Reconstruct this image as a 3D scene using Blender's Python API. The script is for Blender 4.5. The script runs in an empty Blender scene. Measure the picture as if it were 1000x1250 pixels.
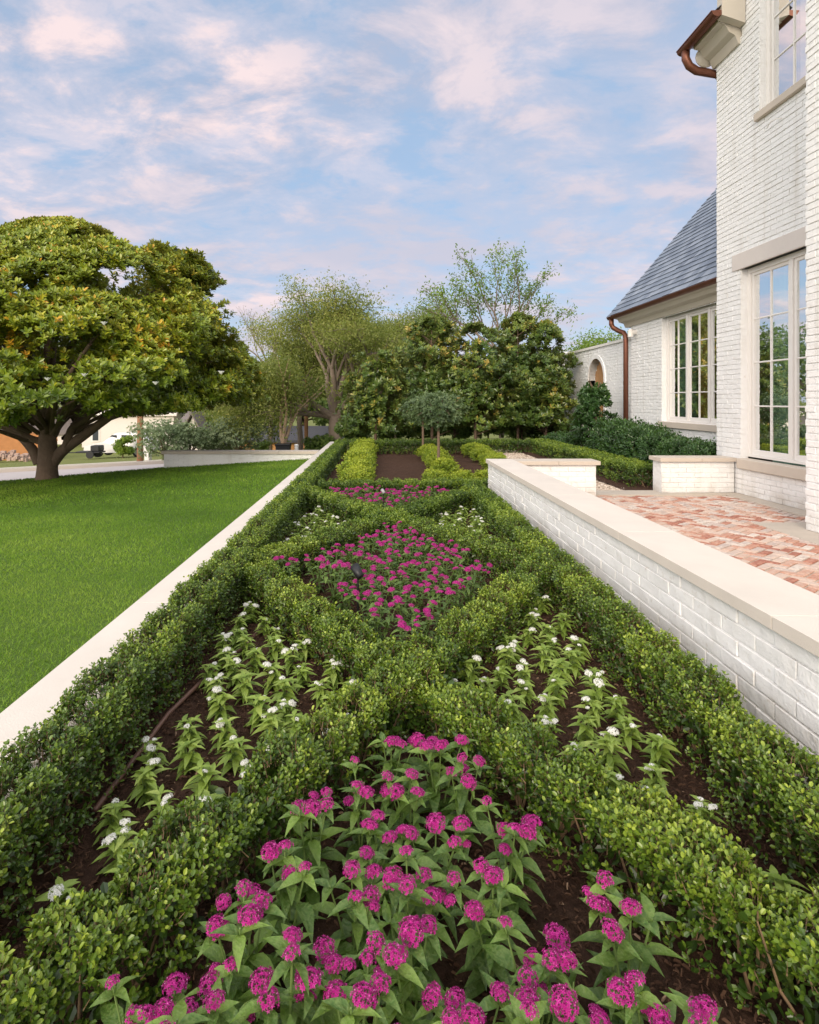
import bpy, math, random
import numpy as np
from mathutils import Vector
rng = np.random.default_rng(7); random.seed(7)
S = bpy.context.scene; COL = S.collection
F, CX, CY, H = 720.0, 464.0, 489.0, 1.5
def P(x, y, z):
    Y = F*(H-z)/(y-CY); return np.array([(x-CX)*Y/F, Y, z])
def PY(x, y, Y): return np.array([(x-CX)*Y/F, Y, H-(y-CY)*Y/F])
R = math.radians
# ------------------------------------------------------------------ camera, world, light
cam = bpy.data.objects.new('camera', bpy.data.cameras.new('camera')); COL.objects.link(cam)
cam.location = (0, 0, H); cam.rotation_euler = (R(90), 0, 0)
cd = cam.data; cd.sensor_fit = 'HORIZONTAL'; cd.sensor_width = 36; cd.lens = F*36/1000
cd.shift_x = (500-CX)/1000; cd.shift_y = -(625-CY)/1000; cd.clip_end = 3000; cd.clip_start = .05
S.camera = cam
S.view_settings.view_transform = 'Standard'; S.view_settings.look = 'None'
S.view_settings.exposure = 0.90; S.view_settings.gamma = 1
S.cycles.use_denoising = True
S.cycles.max_bounces = 8; S.cycles.transparent_max_bounces = 12
SUN_AZ, SUN_EL = 197.0, 22.0        # azimuth clockwise from +Y
sd = bpy.data.lights.new('sun', 'SUN'); sd.energy = 1.15; sd.angle = R(20); sd.color = (1, .85, .68)
sun = bpy.data.objects.new('sun', sd); COL.objects.link(sun)
sv = Vector((math.sin(R(SUN_AZ))*math.cos(R(SUN_EL)), math.cos(R(SUN_AZ))*math.cos(R(SUN_EL)), math.sin(R(SUN_EL))))
sun.rotation_euler = sv.to_track_quat('Z', 'Y').to_euler(); sun.location = sv*60

def nt_new(nt): 
    nt.nodes.clear(); return nt.nodes, nt.links
class N:
    """tiny node helper"""
    def __init__(s, nt): s.nt = nt; s.nt.nodes.clear()
    def __call__(s, t, ins=None, **kw):
        n = s.nt.nodes.new(t)
        for k, v in kw.items(): setattr(n, k, v)
        for k, v in (ins or {}).items():
            if isinstance(v, bpy.types.NodeSocket): s.nt.links.new(v, n.inputs[k])
            else: n.inputs[k].default_value = v
        return n
    def ramp(s, fac, stops, interp='LINEAR'):
        n = s.nt.nodes.new('ShaderNodeValToRGB'); n.color_ramp.interpolation = interp
        e = n.color_ramp.elements
        while len(e) < len(stops): e.new(.5)
        for i, (p, c) in enumerate(stops):
            e[i].position = p; e[i].color = tuple(c)+(1,) if len(c) == 3 else c
        s.nt.links.new(fac, n.inputs[0]); return n.outputs[0]
    def math(s, op, a, b=0.0, clamp=False):
        n = s.nt.nodes.new('ShaderNodeMath'); n.operation = op; n.use_clamp = clamp
        for i, v in enumerate((a, b)):
            if isinstance(v, bpy.types.NodeSocket): s.nt.links.new(v, n.inputs[i])
            else: n.inputs[i].default_value = v
        return n.outputs[0]
    def mix(s, fac, a, b, blend='MIX'):
        n = s.nt.nodes.new('ShaderNodeMix'); n.data_type = 'RGBA'; n.blend_type = blend
        for i, v in ((0, fac), (6, a), (7, b)):
            if isinstance(v, bpy.types.NodeSocket): s.nt.links.new(v, n.inputs[i])
            else: n.inputs[i].default_value = (tuple(v)+(1,)) if i > 0 and len(v) == 3 else v
        return n.outputs[2]

w = bpy.data.worlds.new('World'); S.world = w; w.use_nodes = True
n = N(w.node_tree)
sky = n('ShaderNodeTexSky', sky_type='NISHITA', sun_disc=False, sun_elevation=R(SUN_EL), sun_rotation=R(SUN_AZ), air_density=1.0, dust_density=.6, ozone_density=1.6)
tc = n('ShaderNodeTexCoord')
sep = n('ShaderNodeSeparateXYZ', {0: tc.outputs['Generated']})
zz = n.math('ADD', n.math('MAXIMUM', sep.outputs[2], 0.0), .22)
px = n.math('DIVIDE', sep.outputs[0], zz); py = n.math('DIVIDE', sep.outputs[1], zz)
cv = n('ShaderNodeCombineXYZ', {0: px, 1: py, 2: 0.0})
mp = n('ShaderNodeMapping', {0: cv.outputs[0], 1: (3.1, 1.7, 0), 2: (0, 0, R(28)), 3: (.9, 1.2, 1)})
n1 = n('ShaderNodeTexNoise', {'Vector': mp.outputs[0], 'Scale': 1.9, 'Detail': 11.0, 'Roughness': .63, 'Distortion': .25})
n2 = n('ShaderNodeTexNoise', {'Vector': mp.outputs[0], 'Scale': 4.4, 'Detail': 9.0, 'Roughness': .62, 'Distortion': .3})
n3 = n('ShaderNodeTexNoise', {'Vector': mp.outputs[0], 'Scale': .6, 'Detail': 4.0, 'Roughness': .5})
m0 = n.math('ADD', n.math('MULTIPLY', n1.outputs[0], .62), n.math('MULTIPLY', n2.outputs[0], .38))
cover = n.ramp(m0, [(.40, (.15, .15, .15)), (.47, (.5, .5, .5)), (.57, (1, 1, 1))], 'EASE')
dens = n.ramp(n2.outputs[0], [(.38, (0, 0, 0)), (.60, (1, 1, 1))])
ccol = n.mix(dens, (2.7, 2.95, 3.8), (6.1, 4.9, 4.8))
ccol2 = n.mix(n.ramp(n3.outputs[0], [(.4, (0, 0, 0)), (.6, (1, 1, 1))]), ccol, (3.4, 3.5, 4.25))
low = n.ramp(sep.outputs[2], [(0.0, (1, 1, 1)), (.5, (0, 0, 0))])
ccol3 = n.mix(n.math('MULTIPLY', low, .35), ccol2, (5.2, 4.2, 4.3))
skb = n.mix(.75, sky.outputs[0], (2.3, 3.35, 4.75))
fin = n.mix(n.math('MULTIPLY', cover, .9), skb, ccol3)
# brighter, warmer cloud towards the low sun (behind the camera) and towards the zenith, added out of view to light the walls
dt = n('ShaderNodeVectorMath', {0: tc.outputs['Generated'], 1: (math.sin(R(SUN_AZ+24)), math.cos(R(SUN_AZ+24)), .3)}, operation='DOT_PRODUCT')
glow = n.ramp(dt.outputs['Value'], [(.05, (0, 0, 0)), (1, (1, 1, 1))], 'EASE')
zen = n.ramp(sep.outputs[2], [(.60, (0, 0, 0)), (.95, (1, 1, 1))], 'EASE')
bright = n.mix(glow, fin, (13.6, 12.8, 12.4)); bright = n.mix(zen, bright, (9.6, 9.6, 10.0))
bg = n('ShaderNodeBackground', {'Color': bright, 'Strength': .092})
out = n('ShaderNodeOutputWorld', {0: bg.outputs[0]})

# ------------------------------------------------------------------ materials
MATS = {}
def newmat(name):
    m = bpy.data.materials.new(name); m.use_nodes = True; MATS[name] = m
    return m, N(m.node_tree)
def finish(n, sh): n('ShaderNodeOutputMaterial', {0: sh})
def mat_plain(name, col, rough=.6, metal=0, var=.12, scale=6, bump=.0, bscale=40, spec=.5):
    m, n = newmat(name)
    g = n('ShaderNodeTexCoord')
    no = n('ShaderNodeTexNoise', {'Vector': g.outputs['Object'], 'Scale': float(scale), 'Detail': 6.0, 'Roughness': .6})
    c = n.mix(no.outputs[0], tuple(x*(1-var) for x in col), tuple(min(1, x*(1+var)) for x in col))
    p = n('ShaderNodeBsdfPrincipled', {'Base Color': c, 'Roughness': rough, 'Metallic': metal, 'Specular IOR Level': spec})
    if bump:
        nb = n('ShaderNodeTexNoise', {'Vector': g.outputs['Object'], 'Scale': float(bscale), 'Detail': 5.0})
        b = n('ShaderNodeBump', {'Height': nb.outputs[0], 'Distance': bump, 'Strength': 1.0})
        n.nt.links.new(b.outputs[0], p.inputs['Normal'])
    finish(n, p.outputs[0]); return m
def mat_leaf(name, stops, rough=.38, trans=.3, back=None, spec=.5):
    m, n = newmat(name)
    at = n('ShaderNodeAttribute', attribute_name='v')
    g = n('ShaderNodeNewGeometry')
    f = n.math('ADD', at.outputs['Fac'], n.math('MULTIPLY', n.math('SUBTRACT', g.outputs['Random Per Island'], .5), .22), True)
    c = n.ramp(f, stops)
    if back: c = n.mix(n.math('MULTIPLY', g.outputs['Backfacing'], .75), c, back)
    p = n('ShaderNodeBsdfPrincipled', {'Base Color': c, 'Roughness': rough, 'Specular IOR Level': spec})
    if 'pentas_leaf' in name:
        o_ = n('ShaderNodeTexCoord').outputs['Object']; wv = n('ShaderNodeTexNoise', {'Vector': o_, 'Scale': 120.0, 'Detail': 3.0})
        bu = n('ShaderNodeBump', {'Height': wv.outputs[0], 'Distance': .004, 'Strength': 1.0}); n.nt.links.new(bu.outputs[0], p.inputs['Normal'])
        n.nt.links.new(n.mix(n.ramp(wv.outputs[0], [(.35, (0, 0, 0)), (.7, (.45, .45, .45))]), c, (.26, .34, .10)), p.inputs['Base Color'])
    t = n('ShaderNodeBsdfTranslucent', {'Color': n.mix(.5, c, (.35, .5, .05), 'MIX')})
    mx = n('ShaderNodeMixShader', {0: trans, 1: p.outputs[0], 2: t.outputs[0]})
    finish(n, mx.outputs[0]); return m
def mat_attr(name, stops, rough=.85, bump=0, bscale=80, spec=.3):
    m, n = newmat(name)
    at = n('ShaderNodeAttribute', attribute_name='v'); g = n('ShaderNodeTexCoord')
    no = n('ShaderNodeTexNoise', {'Vector': g.outputs['Object'], 'Scale': 30.0, 'Detail': 5.0})
    c = n.ramp(n.math('ADD', at.outputs['Fac'], n.math('MULTIPLY', n.math('SUBTRACT', no.outputs[0], .5), .7 if 'brick' in name else .25), True), stops)
    p = n('ShaderNodeBsdfPrincipled', {'Base Color': c, 'Roughness': rough, 'Specular IOR Level': spec})
    if bump:
        nb = n('ShaderNodeTexNoise', {'Vector': g.outputs['Object'], 'Scale': float(bscale), 'Detail': 5.0})
        b = n('ShaderNodeBump', {'Height': nb.outputs[0], 'Distance': bump, 'Strength': 1.0})
        n.nt.links.new(b.outputs[0], p.inputs['Normal'])
    finish(n, p.outputs[0]); return m

def mat_brick(name='painted_brick', grime=True):
    m, n = newmat(name)
    g = n('ShaderNodeTexCoord'); o = g.outputs['Object']
    a = n('ShaderNodeTexNoise', {'Vector': o, 'Scale': 2.2, 'Detail': 8.0, 'Roughness': .65})
    b = n('ShaderNodeTexNoise', {'Vector': o, 'Scale': 22.0, 'Detail': 6.0, 'Roughness': .7})
    isl = n('ShaderNodeNewGeometry').outputs['Random Per Island']
    c = n.mix(a.outputs[0], (.80, .80, .785), (.885, .885, .88))
    c = n.mix(n.ramp(b.outputs[0], [(.28, (1, 1, 1)), (.42, (0, 0, 0))]), c, (.66, .62, .56))
    c = n.mix(n.math('MULTIPLY', isl, .22), c, (.77, .76, .74))
    zb_ = n('ShaderNodeSeparateXYZ', {0: o}).outputs[2]
    gr = n.math('MULTIPLY', n.ramp(zb_, [(.10, (1, 1, 1)), (.34, (0, 0, 0))]), n.ramp(a.outputs[0], [(.40, (0, 0, 0)), (.62, (.7, .7, .7))]))
    if grime: c = n.mix(gr, c, (.46, .40, .33))
    st_ = n('ShaderNodeTexNoise', {'Vector': n('ShaderNodeMapping', {0: o, 3: (3.5, 3.5, .35)}).outputs[0], 'Scale': 1.6, 'Detail': 6.0})
    c = n.mix(n.ramp(st_.outputs[0], [(.56, (0, 0, 0)), (.74, (.5, .5, .5))]), c, (.64, .61, .56))
    p = n('ShaderNodeBsdfPrincipled', {'Base Color': c, 'Roughness': .62, 'Specular IOR Level': .35})
    h1 = n('ShaderNodeTexNoise', {'Vector': o, 'Scale': 55.0, 'Detail': 8.0, 'Roughness': .7})
    h2 = n('ShaderNodeTexNoise', {'Vector': o, 'Scale': 14.0, 'Detail': 3.0})
    hh = n.math('ADD', n.math('MULTIPLY', h1.outputs[0], .5), n.math('MULTIPLY', h2.outputs[0], .9))
    bu = n('ShaderNodeBump', {'Height': hh, 'Distance': .010, 'Strength': 1.0})
    n.nt.links.new(bu.outputs[0], p.inputs['Normal']); finish(n, p.outputs[0]); return m
BRICK = mat_brick(); BRICK2 = mat_brick('clean_painted_brick', False)
STONE = mat_plain('limestone', (.66, .60, .53), .7, var=.13, scale=2.5, bump=.0015, bscale=120)
TAN = mat_plain('cast_stone', (.56, .49, .41), .75, var=.1, scale=4, bump=.002, bscale=90)
GREYST = mat_plain('grey_lintel_stone', (.63, .58, .54), .75, var=.08, scale=3, bump=.002, bscale=90)
CREAM = mat_plain('cream_paint', (.55, .50, .42), .5, var=.04)
WHITEP = mat_plain('white_window_paint', (.80, .77, .73), .4, var=.03)
COPPER = mat_plain('copper', (.17, .066, .04), .45, metal=.55, var=.3, scale=5)
BARK = mat_plain('bark', (.16, .11, .075), .9, var=.45, scale=5, bump=.02, bscale=14)
BARKOAK = mat_plain('oak_bark', (.20, .155, .12), .9, var=.4, scale=5, bump=.02, bscale=14)
BARKTAN = mat_plain('smooth_tan_bark', (.38, .26, .17), .7, var=.25, scale=4)
TWIG = mat_plain('twig', (.20, .13, .07), .8, var=.3, scale=30)
STEMG = mat_plain('green_stem', (.13, .20, .05), .6, var=.3, scale=30)
ROAD = mat_plain('road_concrete', (.42, .38, .37), .85, var=.1, scale=1)
WALK = mat_plain('walk_concrete', (.52, .46, .40), .85, var=.1, scale=2)
BAND = mat_plain('pale_concrete_band', (.48, .42, .35), .8, var=.14, scale=5, bump=.002, bscale=60)
WOODF = mat_plain('cedar_board', (.45, .20, .07), .8, var=.25, scale=3)
DOORW = mat_plain('oak_door_wood', (.42, .22, .09), .5, var=.3, scale=8)
ROOFD = mat_plain('dark_shingle', (.06, .06, .07), .9, var=.3, scale=5)
ROOFB = mat_plain('brown_grey_shingle', (.19, .16, .15), .9, var=.3, scale=5)
WALLC = mat_plain('pale_siding', (.72, .66, .60), .8, var=.05)
WALLO = mat_plain('orange_brick_wall', (.46, .24, .09), .85, var=.2)
BLACKM = mat_plain('black_metal', (.02, .02, .022), .45, metal=.3, var=.1)
GREYM = mat_plain('grey_metal', (.3, .3, .3), .5, var=.1)
CARP = mat_plain('white_car_paint', (.75, .72, .69), .25, var=.02)
CARG = mat_plain('dark_car_glass', (.05, .06, .07), .1, var=.02)
RUBBER = mat_plain('rubber', (.03, .03, .03), .8)
POLEW = mat_plain('pole_wood', (.30, .15, .08), .9, var=.3, scale=5)
YEL = mat_plain('yellow_band', (.7, .45, .03), .6)
ROCK = mat_plain('rubble', (.42, .30, .24), .9, var=.4, scale=2)
DRIP = mat_plain('brown_plastic_pipe', (.16, .085, .06), .45, var=.15)
GRAVEL = mat_attr('gravel', [(0, (.35, .28, .22)), (.5, (.55, .45, .36)), (1, (.75, .68, .6))], .85)
CURTG = mat_plain('green_curtain', (.30, .50, .40), .8, var=.1)
AMBGLOW = mat_plain('painted_amber_glow', (.60, .40, .10), .8, var=.2)  # golden light of the wing panes, painted as an amber base colour
ROOM = mat_plain('dim_room', (.10, .085, .07), .9, var=.1)
MULCHCHIP = mat_attr('mulch_chips', [(0, (.030, .016, .010)), (.5, (.075, .040, .025)), (.86, (.12, .068, .042)), (1, (.30, .20, .13))], .95, spec=.15)
PAVE = mat_attr('reclaimed_brick', [(0, (.34, .14, .10)), (.15, (.48, .24, .17)), (.35, (.54, .36, .28)), (.6, (.60, .47, .39)), (.8, (.46, .37, .33)), (1, (.64, .56, .49))], .85, bump=.006, bscale=40)
def mat_mulch():
    m, n = newmat('mulch'); g = n('ShaderNodeTexCoord'); o = g.outputs['Object']
    a = n('ShaderNodeTexNoise', {'Vector': o, 'Scale': 26.0, 'Detail': 9.0, 'Roughness': .75})
    b = n('ShaderNodeTexNoise', {'Vector': o, 'Scale': 2.0, 'Detail': 4.0})
    c = n.ramp(a.outputs[0], [(.3, (.022, .012, .008)), (.5, (.065, .034, .022)), (.62, (.10, .055, .035)), (.75, (.2, .13, .085))])
    c = n.mix(n.math('MULTIPLY', b.outputs[0], .4), c, (.09, .052, .034))
    p = n('ShaderNodeBsdfPrincipled', {'Base Color': c, 'Roughness': .95, 'Specular IOR Level': .15})
    bu = n('ShaderNodeBump', {'Height': a.outputs[0], 'Distance': .03, 'Strength': 1.0})
    n.nt.links.new(bu.outputs[0], p.inputs['Normal']); finish(n, p.outputs[0]); return m
MULCH = mat_mulch()
def mat_turf(name, c0, c1):
    m, n = newmat(name); g = n('ShaderNodeTexCoord'); o = g.outputs['Object']
    a = n('ShaderNodeTexNoise', {'Vector': o, 'Scale': .7, 'Detail': 5.0}); b = n('ShaderNodeTexNoise', {'Vector': o, 'Scale': 60.0, 'Detail': 5.0})
    c = n.mix(a.outputs[0], c0, c1); c = n.mix(n.math('MULTIPLY', b.outputs[0], .5), c, tuple(x*.5 for x in c0))
    p = n('ShaderNodeBsdfPrincipled', {'Base Color': c, 'Roughness': .9, 'Specular IOR Level': .2})
    bu = n('ShaderNodeBump', {'Height': b.outputs[0], 'Distance': .02}); n.nt.links.new(bu.outputs[0], p.inputs['Normal'])
    finish(n, p.outputs[0]); return m
TURF = mat_turf('lawn_soil', (.07, .13, .018), (.11, .18, .03))
TURF2 = mat_turf('far_turf', (.16, .19, .05), (.22, .23, .07))
GRASSM = mat_leaf('grass_blades', [(0, (.06, .14, .013)), (.5, (.14, .275, .02)), (1, (.29, .41, .055))], .55, .3, spec=.25)
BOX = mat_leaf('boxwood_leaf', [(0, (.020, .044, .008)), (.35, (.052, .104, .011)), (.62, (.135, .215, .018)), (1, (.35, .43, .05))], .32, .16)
BOXY = mat_leaf('yellow_green_leaf', [(0, (.07, .13, .015)), (.5, (.22, .31, .02)), (1, (.45, .50, .04))], .45, .3)
DARKL = mat_leaf('dark_laurel_leaf', [(0, (.018, .045, .015)), (.6, (.04, .10, .025)), (1, (.09, .18, .04))], .32, .15)
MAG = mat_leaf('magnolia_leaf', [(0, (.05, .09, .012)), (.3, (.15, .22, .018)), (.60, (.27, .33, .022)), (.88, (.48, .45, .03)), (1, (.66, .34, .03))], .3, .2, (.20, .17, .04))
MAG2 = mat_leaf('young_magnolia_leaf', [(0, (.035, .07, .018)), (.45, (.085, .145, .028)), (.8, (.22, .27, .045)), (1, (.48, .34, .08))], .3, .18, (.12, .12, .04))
OAKL = mat_leaf('oak_leaf', [(0, (.09, .12, .025)), (.5, (.22, .25, .05)), (1, (.42, .38, .10))], .6, .3)
FARL = mat_leaf('far_leaf', [(0, (.04, .08, .02)), (.5, (.10, .17, .035)), (1, (.22, .28, .06))], .6, .25)
LIMEL = mat_leaf('lime_leaf', [(0, (.08, .15, .02)), (.5, (.18, .28, .03)), (1, (.32, .40, .05))], .5, .3)
SAGE = mat_leaf('sage_leaf', [(0, (.10, .15, .08)), (.5, (.22, .29, .16)), (1, (.38, .44, .27))], .7, .2)
GREYL = mat_leaf('grey_green_leaf', [(0, (.04, .07, .035)), (.5, (.09, .145, .06)), (1, (.19, .25, .11))], .5, .2)
PENL = mat_leaf('pentas_leaf', [(0, (.02, .055, .012)), (.5, (.07, .15, .022)), (1, (.20, .32, .045))], .36, .28)
PENLW = mat_leaf('pale_pentas_leaf', [(0, (.09, .16, .02)), (.5, (.24, .36, .045)), (1, (.46, .55, .13))], .45, .3)
PINK = mat_leaf('magenta_petal', [(0, (.17, .003, .08)), (.5, (.47, .007, .23)), (.85, (.62, .03, .34)), (1, (.80, .36, .62))], .5, .25)
LILAC = mat_leaf('lilac_petal', [(0, (.20, .02, .2)), (.5, (.42, .06, .38)), (1, (.75, .4, .6))], .5, .25)
WHITEF = mat_leaf('white_petal', [(0, (.65, .66, .55)), (.4, (.85, .85, .8)), (1, (.92, .92, .9))], .5, .2)
for mm in (PINK, LILAC, WHITEF):
    for nd in mm.node_tree.nodes:
        if nd.type == 'BSDF_TRANSLUCENT':
            mixn = nd.inputs[0].links[0].from_node; mixn.inputs[7].default_value = (.8, .5, .65, 1) if mm is not WHITEF else (.9, .9, .85, 1); mixn.inputs[0].default_value = .25
def mat_glass():
    m, n = newmat('window_glass')
    fr = n('ShaderNodeFresnel', {'IOR': 1.62})
    t = n('ShaderNodeBsdfTransparent', {'Color': (.75, .80, .77, 1)}); g = n('ShaderNodeBsdfGlossy', {'Color': (1, 1, 1, 1), 'Roughness': .01})
    mx = n('ShaderNodeMixShader', {0: n.math('MULTIPLY', fr.outputs[0], .8), 1: t.outputs[0], 2: g.outputs[0]}); finish(n, mx.outputs[0]); return m
GLASS = mat_glass()
def mat_slate():
    m, n = newmat('slate'); g = n('ShaderNodeNewGeometry'); o = n('ShaderNodeTexCoord').outputs['Object']
    a = n('ShaderNodeTexNoise', {'Vector': o, 'Scale': 9.0, 'Detail': 6.0})
    c = n.ramp(g.outputs['Random Per Island'], [(0, (.13, .16, .21)), (.5, (.20, .24, .30)), (1, (.30, .34, .40))])
    c = n.mix(n.math('MULTIPLY', a.outputs[0], .4), c, (.12, .14, .18))
    p = n('ShaderNodeBsdfPrincipled', {'Base Color': c, 'Roughness': .5})
    bu = n('ShaderNodeBump', {'Height': a.outputs[0], 'Distance': .01}); n.nt.links.new(bu.outputs[0], p.inputs['Normal'])
    finish(n, p.outputs[0]); return m
SLATE = mat_slate()

# ------------------------------------------------------------------ mesh helpers
class MB:
    def __init__(s): s.v = []; s.f = []; s.n = 0; s.a = []
    def add(s, v, f, val=0.5):
        v = np.asarray(v, float).reshape(-1, 3); f = np.asarray(f, int)
        s.v.append(v); s.f.append(f+s.n); s.n += len(v)
        s.a.append(np.full(len(v), val) if np.isscalar(val) else np.asarray(val, float)); return s
    def box(s, a, b, val=.5, bev=0):
        x0, y0, z0 = np.minimum(a, b); x1, y1, z1 = np.maximum(a, b)
        if not bev:
            v = [(x0,y0,z0),(x1,y0,z0),(x1,y1,z0),(x0,y1,z0),(x0,y0,z1),(x1,y0,z1),(x1,y1,z1),(x0,y1,z1)]
            return s.add(v, [(0,3,2,1),(4,5,6,7),(0,1,5,4),(1,2,6,5),(2,3,7,6),(3,0,4,7)], val)
        # chamfered box: 24 verts
        V = []; idx = {}
        c = [(x0, x1), (y0, y1), (z0, z1)]
        for i in (0, 1):
            for j in (0, 1):
                for k in (0, 1):
                    for ax in range(3):
                        p = [c[0][i], c[1][j], c[2][k]]; sg = (1-2*i, 1-2*j, 1-2*k)
                        for q in range(3):
                            if q != ax: p[q] += sg[q]*bev
                        idx[(i, j, k, ax)] = len(V); V.append(p)
        fs = []
        def quad(l): fs.append([idx[t] for t in l])
        for k in (0, 1):
            for ax in range(3):
                o = [q for q in range(3) if q != ax]
                def key(a, b_): t = [0, 0, 0]; t[ax] = k; t[o[0]] = a; t[o[1]] = b_; return tuple(t)+(ax,)
                l = [key(0, 0), key(1, 0), key(1, 1), key(0, 1)]
                if (k == 0) != (ax == 1): l = l[::-1]
                quad(l)
        for ax in range(3):     # edges along ax
            o = [q for q in range(3) if q != ax]
            for a_ in (0, 1):
                for b_ in (0, 1):
                    def key(e, fa): t = [0, 0, 0]; t[ax] = e; t[o[0]] = a_; t[o[1]] = b_; return tuple(t)+(fa,)
                    quad([key(0, o[0]), key(1, o[0]), key(1, o[1]), key(0, o[1])])
        s.add(V, fs, val)
        tr = [[idx[(i, j, k, 0)], idx[(i, j, k, 1)], idx[(i, j, k, 2)]] for i in (0, 1) for j in (0, 1) for k in (0, 1)]
        s.f.append(np.array(tr)+s.n-24); return s
    def tube(s, pts, rad, sides=7, val=.5, cap=True):
        pts = np.asarray(pts, float); n = len(pts); rad = np.full(n, rad) if np.isscalar(rad) else np.asarray(rad, float)
        t = np.gradient(pts, axis=0); t /= np.linalg.norm(t, axis=1, keepdims=True)+1e-9
        ref = np.array([0, 0, 1.]) if abs(t[0][2]) < .8 else np.array([1., 0, 0])
        u = np.cross(t[0], ref); u /= np.linalg.norm(u); V = []
        a = np.arange(sides)*2*math.pi/sides
        for i in range(n):
            u = u-t[i]*np.dot(u, t[i]); u /= np.linalg.norm(u)+1e-9; b = np.cross(t[i], u)
            V.append(pts[i]+rad[i]*(np.cos(a)[:, None]*u+np.sin(a)[:, None]*b))
        V = np.concatenate(V); k = np.arange(sides); fs = []
        for i in range(n-1):
            fs.append(np.stack([i*sides+k, i*sides+(k+1) % sides, (i+1)*sides+(k+1) % sides, (i+1)*sides+k], 1))
        s.add(V, np.concatenate(fs), val)
        if cap:
            s.f.append(np.array([list(range(sides))[::-1]])+s.n-n*sides); s.f.append(np.array([list(range(sides))])+s.n-sides)
        return s
    def cyl(s, p0, p1, r0, r1=None, sides=16, val=.5): return s.tube([p0, p1], [r0, r0 if r1 is None else r1], sides, val)
    def prism(s, poly, ax, a0, a1, val=.5):
        """extrude polygon (2D list) along axis ax between a0 and a1"""
        k = len(poly); V = []
        for a in (a0, a1):
            for p in poly:
                q = [0, 0, 0]; o = [i for i in range(3) if i != ax]; q[ax] = a; q[o[0]] = p[0]; q[o[1]] = p[1]; V.append(q)
        s.add(V, [[i, (i+1) % k, k+(i+1) % k, k+i] for i in range(k)], val)
        s.f.append(np.array([list(range(k))[::-1]])+s.n-2*k); s.f.append(np.array([list(range(k))])+s.n-k); return s
    def mesh(s, name, mat, smooth=False):
        me = bpy.data.meshes.new(name)
        v = np.concatenate(s.v); fl = [f for f in s.f if len(f)]
        me.vertices.add(len(v)); me.vertices.foreach_set('co', v.astype(np.float32).ravel())
        lv = np.concatenate([f.ravel() for f in fl]); tot = np.concatenate([np.full(len(f), f.shape[1]) for f in fl])
        st = np.concatenate([[0], np.cumsum(tot)[:-1]])
        me.loops.add(len(lv)); me.loops.foreach_set('vertex_index', lv.astype(np.int32))
        me.polygons.add(len(tot)); me.polygons.foreach_set('loop_start', st.astype(np.int32))
        me.polygons.foreach_set('use_smooth', np.full(len(tot), smooth))
        at = me.attributes.new('v', 'FLOAT', 'POINT'); at.data.foreach_set('value', np.concatenate(s.a).astype(np.float32))
        me.update(calc_edges=True); me.materials.append(mat); return me
    def build(s, name, mat, parent=None, smooth=False, loc=None):
        me = s.mesh(name, mat, smooth); return ob(name, me, parent, loc)
def ob(name, data, parent=None, loc=None):
    o = bpy.data.objects.new(name, data); COL.objects.link(o)
    if parent: o.parent = parent
    if loc is not None: o.location = loc
    return o
def tag(o, label, cat, group=None, kind=None):
    o['label'] = label; o['category'] = cat
    if group: o['group'] = group
    if kind: o['kind'] = kind
    return o
xa = lambda px_, Y_: (px_-CX)*Y_/F
za = lambda py_, Y_: H-(py_-CY)*Y_/F
def thing(name, label, cat, loc=(0, 0, 0), group=None): return tag(ob(name, None, None, loc), label, cat, group)
def struct(o, label=None, cat=None):
    o['kind'] = 'structure'
    if label: o['label'] = label; o['category'] = cat
    return o
ORD = ['first', 'second', 'third', 'fourth', 'fifth', 'sixth', 'seventh', 'eighth', 'ninth', 'tenth', 'eleventh', 'twelfth', 'thirteenth', 'fourteenth', 'fifteenth', 'sixteenth', 'seventeenth', 'eighteenth', 'nineteenth', 'twentieth', 'twenty-first', 'twenty-second', 'twenty-third', 'twenty-fourth']

def vnoise(p, seed=0):
    p = np.asarray(p, float); i = np.floor(p).astype(np.int64); f = p-i; f = f*f*(3-2*f); r = 0
    for dx in (0, 1):
        for dy in (0, 1):
            for dz in (0, 1):
                h = ((i[..., 0]+dx)*374761393+(i[..., 1]+dy)*668265263+(i[..., 2]+dz)*2147483647+seed*974634777) & 0xffffffff
                h = ((h ^ (h >> 13))*1274126177) & 0xffffffff; h = (h ^ (h >> 16))/4294967296.0
                r = r+h*np.where(dx, f[..., 0], 1-f[..., 0])*np.where(dy, f[..., 1], 1-f[..., 1])*np.where(dz, f[..., 2], 1-f[..., 2])
    return r
def unit(a): return a/(np.linalg.norm(a, axis=-1, keepdims=True)+1e-9)
def rdir(n): return unit(rng.normal(size=(n, 3)))

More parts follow.
